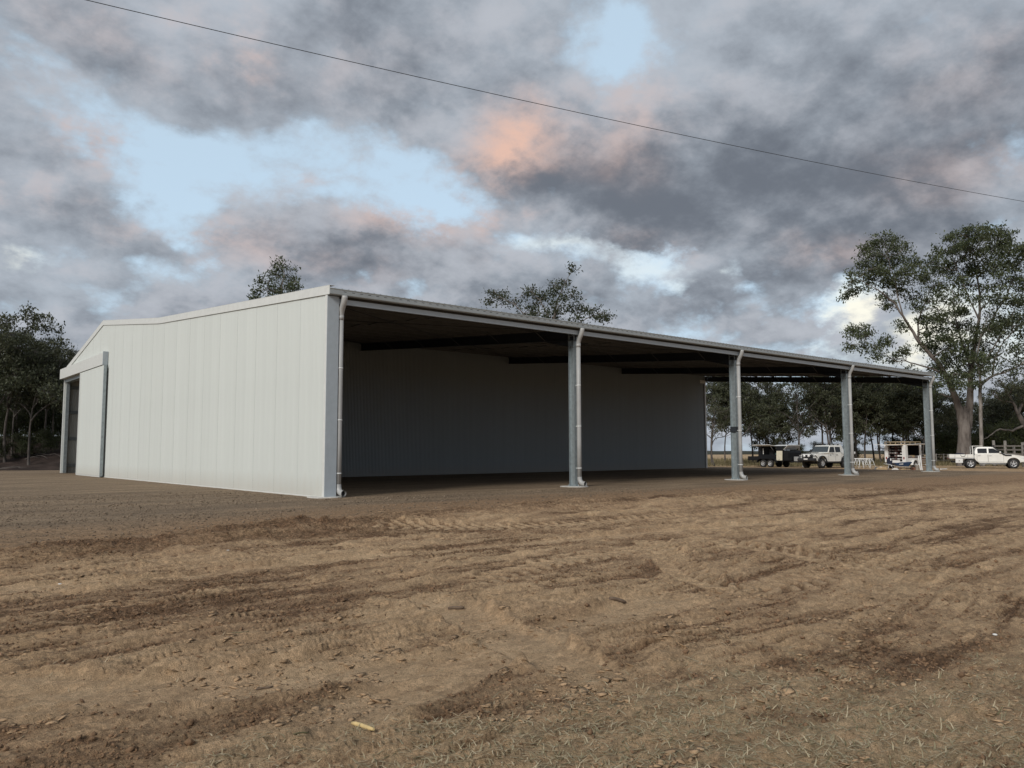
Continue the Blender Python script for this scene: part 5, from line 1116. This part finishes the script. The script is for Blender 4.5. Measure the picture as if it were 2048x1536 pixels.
    for s in (-1, 1): m.tube([(2.56, s*0.44, 1.2), (2.54, s*0.84, 1.12), (2.30, s*0.90, 0.92)], 0.03, 8)
    m.tube([(2.57, -0.44, 1.0), (2.57, 0.44, 1.0)], 0.022, 8); m.build('bar_hoops', MT['blackplastic'], bb)
    MB().box(2.70, 2.712, -0.19, 0.19, 0.74, 0.85).build('number_plate', MT['boxwhite'], t)
    m = MB(); m.tube([(1.3, 0.84 if False else -0.86, 1.22), (0.85, -0.90, 1.26), (0.40, -0.80, 1.85), (0.30, -0.79, 2.02)], 0.05, 8); m.box(0.22, 0.40, -0.85, -0.73, 2.0, 2.13); m.build('snorkel', MT['blackplastic'], t)
    m = MB()
    for k in range(5): m.bar((-1.9+0.5*k, -0.62, 2.10), (-1.9+0.5*k, 0.62, 2.10), 0.04, 0.02)
    m.build('rack_slats', MT['blackplastic'], t)
    m = MB(); m.body([(-1.15, 1.98), (-1.05, 2.04), (-1.35, 2.05), (-1.75, 1.55), (-1.8, 1.30), (-1.20, 1.30)], lambda x, z: 0.68); m.build('canvas_cover', MT['boxwhite'], t, bevel=0.05)
    m = MB(); m.box(-3.05, -1.24, -0.92, 0.92, 1.205, 1.25); m.box(-3.05, -1.24, -0.93, -0.90, 1.2505, 1.42); m.box(-3.05, -1.24, 0.90, 0.93, 1.2505, 1.42); m.build('tray', MT['boxwhite'], t, bevel=0.008)
    m = MB()
    for s in (-1, 1): m.bar((-2.95, s*0.8, 1.24), (-2.95, s*0.7, 2.15), 0.05, 0.05); m.bar((-2.95, s*0.7, 2.14), (-1.6, s*0.65, 2.12), 0.04, 0.04)
    m.bar((-2.95, -0.75, 2.14), (-2.95, 0.75, 2.14), 0.05, 0.05); m.build('ladder_frame', MT['alu'], t)
    m = MB(); m.box(-2.6, 2.3, -0.5, -0.38, 0.52, 0.68); m.box(-2.6, 2.3, 0.38, 0.5, 0.52, 0.68); m.box(RW-0.1, RW+0.1, -0.65, 0.65, 0.36, 0.5); m.box(FX-0.1, FX+0.1, -0.65, 0.65, 0.36, 0.5); m.build('chassis', MT['blackplastic'], t)
bull_bar_ute()

def black_trailer():
    p = atd(1556, 905, 73.5); a = dir_ang(R(60)); z = float(base_z(p[0], p[1]))
    t = thing('black_trailer', 'black tandem axle trailer with lifted hatches and a lowered cream door', 'trailer', (p[0], p[1], z), a)
    W = 0.90; L0, L1 = -1.55, 1.35
    # shell: floor, lower walls, corner posts, roof, so the side opening is a real hole
    m = MB(); m.box(L0, L1, -W, W, 0.55, 0.62)
    for s in (-1, 1):
        y0, y1 = sorted((s*W, s*(W-0.04))); m.box(L0, L1, y0, y1, 0.621, 1.16)
        for x0, x1 in ((L0, L0+0.42), (0.62, L1)): m.box(x0, x1, y0, y1, 1.161, 1.90)
        m.box(L0+0.421, 0.619, y0, y1, 1.86, 1.90)
    m.box(L0, L0+0.04, -W+0.041, W-0.041, 0.621, 1.90); m.box(L1-0.04, L1, -W+0.041, W-0.041, 0.621, 1.55); m.box(L0, L1, -W, W, 1.901, 1.95)
    body = m.build('body', MT['black'], t)
    MB().prism([(L1+0.001, 0.62), (L1+0.62, 0.62), (L1+0.62, 1.35), (L1+0.50, 1.52), (L1+0.001, 1.56)], -0.86, 0.86, 'y').build('front_box', MT['black'], t, bevel=0.02)
    for s in (-1, 1):
        y0, y1 = sorted((s*(W+0.005), s*(W+0.24))); m = MB(); m.prism([(-1.62, 0.42), (-1.48, 0.72), (-1.2, 0.84), (0.42, 0.84), (0.66, 0.72), (0.78, 0.42), (0.70, 0.42), (0.58, 0.68), (0.38, 0.77), (-1.16, 0.77), (-1.42, 0.68), (-1.54, 0.42)], y0, y1, 'y'); m.build('mudguard', MT['black'], t)
        for cx in (-0.82, 0.02): wheel(t, cx, s*(W+0.12), 0.345, 0.2, s, 5, 0.62)
    # lifted side hatches, pale undersides
    for s in (-1, 1):
        h = MB(); h.bar((-0.5, s*(W+0.02), 1.955), (-0.5, s*(W+0.80), 2.06), 2.05, 0.035); ho = h.build('lifted_hatch', MT['boxwhite'], t)
        for xx in (-1.3, 0.35):
            m = MB(); m.tube([(xx, s*W, 1.45), (xx, s*(W+0.55), 2.0)], 0.012, 6); m.build('gas_strut', MT['alu'], ho)
    m = MB(); m.bar((0.98, -(W+0.012), 1.50), (0.98, -(W+0.06), 0.64), 0.66, 0.04, up=(0, 1, 0)); d = m.build('cream_door', MT['boxcream'], t); d['label'] = 'cream lowered side door'
    MB().box(0.94, 1.02, -(W+0.105), -(W+0.075), 0.72, 0.76).build('door_latch', MT['blackplastic'], d)
    m = MB(); m.prism([(L1+0.05, 1.58), (L1+0.10, 1.62), (L1-0.02, 2.05), (L1+0.25, 2.28), (L1+0.22, 2.30), (L1-0.07, 2.08)], -0.84, 0.84, 'y')
    m = MB(); m.bar((L1+0.02, 0.0, 1.60), (L1+0.52, 0.0, 2.02), 1.66, 0.03, up=(0, 0, 1)); m.build('front_lid', MT['boxwhite'], t)
    # benches and gear inside
    m = MB(); m.box(L0+0.05, L1-0.05, -0.55, 0.55, 1.05, 1.09); m.build('bench', MT['dark'], body)
    MB().box(0.05, 0.50, -0.45, 0.1, 1.091, 1.28).build('green_crate', simple('green_crate_plastic', (0.04, 0.10, 0.09), 0.5), body, bevel=0.02)
    MB().box(-0.62, -0.12, -0.5, 0.3, 1.091, 1.68).build('tool_rack', MT['dark'], body, bevel=0.03)
    MB().box(-1.02, -0.95, -0.86, -0.84, 1.20, 1.74).build('inner_panel', MT['boxwhite'], body)
    m = MB()   # rear rack
    m.box(L0-1.35, L0-0.001, -0.80, 0.80, 0.62, 0.66); m.box(L0-1.35, L0-0.001, -0.82, -0.79, 0.661, 1.0); m.box(L0-1.35, L0-0.001, 0.79, 0.82, 0.661, 1.0); m.box(L0-1.38, L0-1.351, -0.82, 0.82, 0.62, 1.0); m.build('rear_rack', MT['black'], t)
    m = MB(); m.bar((L0+0.02, -0.7, 2.0), (L0-0.95, -0.7, 1.98), 0.04, 0.04); m.bar((L0+0.02, 0.7, 2.0), (L0-0.95, 0.7, 1.98), 0.04, 0.04); m.bar((L0-0.95, -0.75, 1.98), (L0-0.95, 0.75, 1.98), 0.04, 0.04)
    m.bar((L0+0.02, -0.7, 1.95), (L0+0.02, -0.7, 2.02), 0.04, 0.04); m.bar((L0+0.02, 0.7, 1.95), (L0+0.02, 0.7, 2.02), 0.04, 0.04); m.build('roof_frame', MT['alu'], t)
    m = MB(); m.bar((L1+0.3, -0.6, 0.52), (L1+1.9, -0.03, 0.50), 0.08, 0.10); m.bar((L1+0.3, 0.6, 0.52), (L1+1.9, 0.03, 0.50), 0.08, 0.10); m.box(L1+1.85, L1+2.1, -0.05, 0.05, 0.46, 0.56); dr = m.build('drawbar', MT['black'], t)
    m = MB(); m.tube([(L1+1.6, -0.16, 0.95), (L1+1.6, -0.16, 0.2)], 0.03, 8); m.tube([(L1+1.6, -0.16, 0.95), (L1+1.6, -0.32, 0.97)], 0.015, 6); m.lathe([(0.001, -0.04), (0.11, -0.035), (0.11, 0.035), (0.001, 0.04)], 14, 'y', (L1+1.6, -0.16, 0.115)); m.build('jockey_wheel', MT['alu'], dr)
    m = MB(); m.box(L1+0.70, L1+1.15, -0.30, 0.30, 0.58, 0.98); m.build('drawbar_box', MT['alu'], dr, bevel=0.02)
black_trailer()

def tool_trailer():
    p = atd(1804, 905, 66.0); z = float(base_z(p[0], p[1])); a = dir_ang(R(-34))
    # forward (x) points away from the camera and to the right; the rear end faces the camera
    t = thing('tool_trailer', 'white box trailer open at the rear with shelves of tools inside', 'trailer', (p[0], p[1], z), a)
    L0, L1, W, Z0, Z1 = -1.05, 1.35, 0.90, 0.55, 1.98
    m = MB(); m.box(L0, L1, -W, W, Z0, Z0+0.06); m.box(L0, L1, -W, W, Z1-0.05, Z1); m.box(L1-0.04, L1, -W, W, Z0+0.061, Z1-0.051)
    # rear corner posts and left wall; the right side is open
    m.box(L0, L0+0.30, W-0.30, W, Z0+0.061, Z1-0.051); m.box(L0, L0+0.34, -W, -W+0.30, Z0+0.061, Z1-0.051); m.box(L0+0.301, L1-0.041, W-0.04, W, Z0+0.061, Z1-0.051)
    m.box(L1-0.30, L1-0.041, -W, -W+0.04, Z0+0.061, Z1-0.051)
    m.box(L0+0.341, L1-0.301, -W, -W+0.04, Z0+0.061, Z0+0.34)
    body = m.build('body', MT['boxwhite'], t)
    for bx in ((L0+0.461, L1-0.05, W-0.06, W-0.041, Z0+0.07, Z1-0.06), (L1-0.06, L1-0.041, -W+0.041, W-0.061, Z0+0.07, Z1-0.06), (L0+0.461, L1-0.061, -W+0.041, W-0.061, Z1-0.06, Z1-0.051), (L0+0.461, L1-0.061, -W+0.041, W-0.061, Z0+0.061, Z0+0.069)):
        MB().box(*bx).build('dark_infill', MT['dark'], body)  # dark panels added so the bay's inner shade is carried by colour
    MB().box(L0+0.42, L0+0.46, -W+0.31, W-0.31, Z0+0.07, Z1-0.06).build('shelf_back', MT['dark'], body)
    for k in range(5):
        zz = Z0+0.20+0.24*k; sh = MB().box(L0+0.03, L0+0.42, -W+0.301, W-0.301, zz, zz+0.025).build('shelf', MT['shelf'], body)
        for j in range(5):
            y0 = -W+0.33+0.235*j
            if random.random() < 0.85:
                w_ = random.uniform(0.10, 0.20); MB().box(L0+0.06, L0+0.30, y0, y0+w_, zz+0.026, zz+random.uniform(0.08, 0.17)).build('tool_case', MT['tool'] if random.random() < 0.7 else MT['boxwhite'], sh)
    for yy in (-0.10, 0.0): MB().box(L0+0.04, L0+0.41, yy, yy+0.02, Z0+0.07, Z1-0.06).build('shelf_divider', MT['shelf'], body)
    for s in (-1, 1): MB().box(L0-0.02, L0-0.001, s*0.75-0.05, s*0.75+0.05, 0.80, 0.98).build('tail_lamp', MT['redlamp'], t)
    MB().box(L0-0.02, L0-0.001, -0.42, 0.28, 0.50, 0.72).build('tail_panel', MT['boxwhite'], t, bevel=0.01)
    m = MB(); m.bar((0.05, -(W+0.01), Z1+0.005), (0.05, -(W+1.05), Z1+0.06), 1.9, 0.03); m.build('side_awning_door', MT['boxwhite'], t)
    m = MB(); m.bar((L0-0.01, 0, Z1-0.01), (L0-0.75, 0, Z1-0.02), 1.5, 0.03); m.build('rear_lifted_door', MT['boxwhite'], t)
    m = MB(); m.bar((0.0, W+0.01, Z1+0.005), (0.0, W+1.0, Z1+0.03), 1.9, 0.03); m.build('side_awning_door', MT['boxwhite'], t)
    # roof rack with timber
    m = MB()
    for s in (-1, 1):
        m.bar((L0, s*0.85, Z1+0.04), (L1, s*0.85, Z1+0.04), 0.04, 0.04); m.bar((L0, s*0.85, Z1+0.24), (L1, s*0.85, Z1+0.24), 0.035, 0.035)
        for k in range(4): xx = L0+0.03+(L1-L0-0.06)*k/3; m.bar((xx, s*0.85, Z1+0.02), (xx, s*0.85, Z1+0.25), 0.03, 0.03)
    for xx in (L0+0.02, L1-0.02): m.bar((xx, -0.85, Z1+0.04), (xx, 0.85, Z1+0.04), 0.04, 0.04); m.bar((xx, -0.85, Z1+0.24), (xx, 0.85, Z1+0.24), 0.035, 0.035)
    m.build('roof_rack', MT['timber'], t)
    for s in (-1, 1):
        wheel(t, 0.05, s*(W+0.11), 0.33, 0.19, s, 5, 0.6); y0, y1 = sorted((s*(W+0.003), s*(W+0.22))); m = MB(); m.prism(arc(0.05, 0.33, 0.44, PI, 0, 10)+arc(0.05, 0.33, 0.40, 0, PI, 10), y0, y1, 'y'); m.build('mudguard', MT['boxwhite'], t)
    m = MB(); m.box(L0+0.1, L1, -0.5, -0.42, 0.44, 0.54); m.box(L0+0.1, L1, 0.42, 0.5, 0.44, 0.54); m.bar((L1, -0.45, 0.48), (L1+1.5, 0, 0.48), 0.08, 0.1); m.bar((L1, 0.45, 0.48), (L1+1.5, 0, 0.48), 0.08, 0.1); m.box(-0.02, 0.12, -0.9, 0.9, 0.30, 0.38); m.build('chassis', MT['rust'], t)
    m = MB(); m.box(L0+0.45, L1-0.06, -0.86, 0.5, 0.92, 0.95); b = m.build('bench', MT['rust'], body)
    for k in range(4): MB().box(-0.45+0.36*k, -0.45+0.36*k+0.2, -0.8, -0.5, 0.951, 1.02+0.12*random.random()).build('bench_tool', MT['timber'] if k == 2 else MT['tool'], b)
tool_trailer()

def gpos(px, py=None, D=None):
    p = atd(px, 905, D); return (float(p[0]), float(p[1]), float(base_z(p[0], p[1])))
def sawhorse(px, D, rz, label):
    t = thing('sawhorse', label, 'trestle', gpos(px, D=D), rz, 'white metal sawhorses stacked by the trailers')
    m = MB(); m.box(-0.45, 0.45, -0.035, 0.035, 0.78, 0.84); m.build('top_rail', MT['whitepl'], t)
    for sx in (-1, 1):
        for sy in (-1, 1):
            m = MB(); m.tube([(sx*0.36, sy*0.02, 0.80), (sx*0.46, sy*0.30, 0.0)], 0.021, 8); m.build('leg', MT['whitepl'], t)
        m = MB(); m.tube([(sx*0.42, -0.19, 0.30), (sx*0.42, 0.19, 0.30)], 0.016, 6); m.build('cross_brace', MT['whitepl'], t)
for i, (px, D, rz) in enumerate(((1714, 69.4, 2.2), (1719, 68.2, 1.5), (1724, 69.0, 2.7), (1729, 67.6, 1.9), (1739, 68.2, 0.9))):
    sawhorse(px, D, rz, 'white sawhorse standing apart at the end of the row' if i == 4 else 'white sawhorse in the row beside the white box trailer')
def wheelbarrow():
    p = gpos(1800, D=61.2); a = dir_ang(R(8)); t = thing('wheelbarrow', 'blue tray wheelbarrow with long pale handles before the tool trailer', 'wheelbarrow', p, a); t.scale = (0.85, 0.85, 0.8)
    B = [(-0.35, -0.28, 0.42), (0.62, -0.20, 0.36), (0.62, 0.20, 0.36), (-0.35, 0.28, 0.42)]; T_ = [(-0.62, -0.38, 0.66), (0.92, -0.36, 0.80), (0.92, 0.36, 0.80), (-0.62, 0.38, 0.66)]
    m = MB(); m.add(B+T_+[(x*0.97, y*0.94, z+0.02) for x, y, z in B]+[(x*0.97, y*0.95, z) for x, y, z in T_], [(3,2,1,0),(0,1,5,4),(1,2,6,5),(2,3,7,6),(3,0,4,7),(8,9,10,11),(12,13,9,8),(13,14,10,9),(14,15,11,10),(15,12,8,11),(4,5,13,12),(5,6,14,13),(6,7,15,14),(7,4,12,15)]); m.build('tray', MT['blue'], t)
    MB().box(-0.22, 0.12, -0.338, -0.328, 0.56, 0.64).build('pale_sticker', MT['boxwhite'], t)
    for s in (-1, 1):
        m = MB(); m.tube([(-1.35, s*0.32, 0.62), (-0.5, s*0.27, 0.40), (0.6, s*0.16, 0.30), (0.95, s*0.07, 0.20)], 0.024, 8); m.build('handle', MT['alu'], t)
        m = MB(); m.tube([(-0.35, s*0.27, 0.40), (-0.42, s*0.27, 0.02), (-0.15, s*0.26, 0.02), (-0.05, s*0.25, 0.37)], 0.016, 6); m.build('stand_leg', MT['rust'], t)
    m = MB(); m.lathe([(0.10, -0.05), (0.18, -0.05), (0.20, 0), (0.18, 0.05), (0.10, 0.05)], 18, 'y', (0.98, 0, 0.20)); w = m.build('wheel', MT['rubber'], t)
    m = MB(); m.lathe([(0.001, -0.045), (0.105, -0.04), (0.105, 0.04), (0.001, 0.045)], 14, 'y', (0.98, 0, 0.20)); m.build('rim', MT['rust'], w)
wheelbarrow()
def bucket(px, D, label, s=1.0, lid=True):
    t = thing('bucket', label, 'bucket', gpos(px, D=D))
    m = MB(); m.lathe([(0.001, 0.003), (0.125*s, 0.0), (0.15*s, 0.36*s), (0.16*s, 0.36*s), (0.16*s, 0.385*s), (0.148*s, 0.385*s), (0.125*s, 0.02)], 20); m.build('pail', MT['whitepl'], t)
    m = MB(); m.tube([(-0.155*s, 0, 0.34*s), (-0.13*s, -0.13*s, 0.22*s), (0, -0.19*s, 0.16*s), (0.13*s, -0.13*s, 0.22*s), (0.155*s, 0, 0.34*s)], 0.006, 5); m.build('bail_handle', MT['alu'], t)
    if lid: MB().lathe([(0.001, 0.40*s), (0.155*s, 0.398*s), (0.165*s, 0.375*s)], 20).build('lid', MT['whitepl'], t)
bucket(1854, 61.5, 'white lidded bucket standing right of the wire cage', 1.15)
bucket(1833, 61.0, 'white open bucket beside the upright white boards', 1.1, False)
t = thing('white_board', 'pair of tall white boards leaning upright beside the tool trailer', 'board', gpos(1841, D=60.8), dir_ang(0))
MB().bar((-0.06, 0, 0), (-0.14, 0.1, 1.12), 0.07, 0.03, up=(0, 1, 0)).build('board', MT['boxwhite'], t)
MB().bar((0.06, 0, 0), (0.0, 0.1, 1.16), 0.08, 0.03, up=(0, 1, 0)).build('board', MT['boxwhite'], t)
t = thing('wire_cage', 'rusty wire mesh cage standing between boards and bucket', 'cage', gpos(1847, D=62.2), dir_ang(R(12)))
for k in range(6):
    MB().bar((-0.1+0.1*k, 0, 0), (-0.1+0.1*k, 0, 0.98), 0.014, 0.014).build('upright_wire', MT['rust'], t); MB().bar((-0.1+0.1*k, 0.5, 0), (-0.1+0.1*k, 0.5, 0.98), 0.014, 0.014).build('upright_wire', MT['rust'], t)
for k in range(6):
    z_ = 0.06+0.18*k; m = MB(); m.bar((-0.12, 0, z_), (0.42, 0, z_), 0.014, 0.014); m.bar((-0.12, 0.5, z_), (0.42, 0.5, z_), 0.014, 0.014); m.bar((-0.12, 0, z_), (-0.12, 0.5, z_), 0.014, 0.014); m.bar((0.42, 0, z_), (0.42, 0.5, z_), 0.014, 0.014); m.build('hoop_wire', MT['alu'], t)
def offcut(px, D, rz, l, w, h, mat, label, name='offcut', cat='timber', grp='offcuts scattered by the tool trailer'):
    q = gpos(px, D=D); m = MB(); m.box(-l/2, l/2, -w/2, w/2, 0.0, h); m.box(-l/2+0.06, l/2-0.11, -w/2+0.01, w/2+0.03, h+0.001, h*1.5); tag(m.build(name, mat, None, (q[0], q[1], q[2]+0.005), rz, bevel=0.004, seg=1), label, cat, grp)
for i, (px, D, l) in enumerate(((1757, 61, .5), (1763, 60.5, .8), (1768, 62, .4), (1772, 60.6, .5), (1789, 60.4, .45), (1805, 60, .35), (1825, 60.2, .7), (1752, 62, .35), (1760, 62.5, .3))):
    offcut(px, D, random.uniform(0, 3), l, random.uniform(0.08, 0.2), random.uniform(0.04, 0.16), [MT['boxwhite'], MT['timber'], MT['rust'], MT['tool']][i % 4], ['white panel offcut on the dirt by the tool trailer', 'pale timber offcut on the dirt by the tool trailer', 'rusty steel offcut on the dirt by the tool trailer', 'grey scrap piece on the dirt by the tool trailer'][i % 4])
q = gpos(1778, D=61.4); t = thing('draped_jacket', 'dark jacket draped on a stand at the trailer corner', 'jacket', q, dir_ang(0))
MB().body([(-0.16, 0.42), (0.18, 0.40), (0.22, 0.75), (0.12, 0.95), (-0.06, 0.98), (-0.2, 0.78)], lambda x, z: 0.10).build('cloth', MT['navy'], t, bevel=0.04)
MB().box(0.02, 0.10, -0.125, -0.1, 0.72, 0.90).build('pale_patch', MT['boxwhite'], t, bevel=0.005)
m = MB(); [m.tube([(0, 0, 0.55), (dx, dy, 0.0)], 0.02, 6) for dx, dy in ((-0.25, -0.2), (0.25, -0.2), (0, 0.28))]; m.build('stand', MT['alu'], t)
offcut(1886, 63, dir_ang(R(-40)), 1.2, 0.07, 0.05, MT['boxwhite'], 'long pale plank lying on the dirt between column and ute', 'plank', 'timber', None)

# timber stock yards behind the tray ute, and the wire fence beyond
yard = thing('stock_yard_fence', 'weathered grey timber stock yard of posts and rails behind the ute', 'fence', gpos(1988, D=76))
o_ = Vector(yard.location); ends = [Vector(gpos(px, D=D)) for px, D in ((1988, 76), (2011, 74), (2028, 78), (2046, 71), (2085, 66), (2120, 62))]
for k, e in enumerate(ends):
    h = (2.45, 2.4, 1.9, 2.2, 2.2, 2.2)[k]; b = e-o_; MB().tube([(b.x, b.y, -0.3+b.z), (b.x, b.y, 1.0), (b.x+0.02, b.y, h)], [0.15, 0.14, 0.125], 10).build('post', MT['oldtimber'], yard)
for i, j in ((0, 1), (1, 3), (3, 4), (4, 5), (1, 2)):
    a, b = ends[i]-o_, ends[j]-o_
    for k in range(5):
        z_ = 0.45+0.36*k; MB().bar((a.x, a.y, z_+0.02), (b.x, b.y, z_+random.uniform(-0.05, 0.05)), 0.06, 0.14).build('rail', MT['oldtimber'], yard)
fence = thing('rail_fence', 'low grey rail fence across the paddock beyond the tool trailer', 'fence', gpos(1850, D=86)); o_ = Vector(fence.location)
P_ = [Vector(gpos(px, D=86))-o_ for px in range(1842, 1960, 15)]
for b in P_: MB().tube([(b.x, b.y, -0.2), (b.x, b.y, 1.15)], 0.07, 8).build('post', MT['oldtimber'], fence)
for a, b in zip(P_[:-1], P_[1:]):
    for z_ in (0.45, 0.8, 1.08): MB().bar((a.x, a.y, z_), (b.x, b.y, z_), 0.03, 0.05).build('rail', MT['oldtimber'], fence)
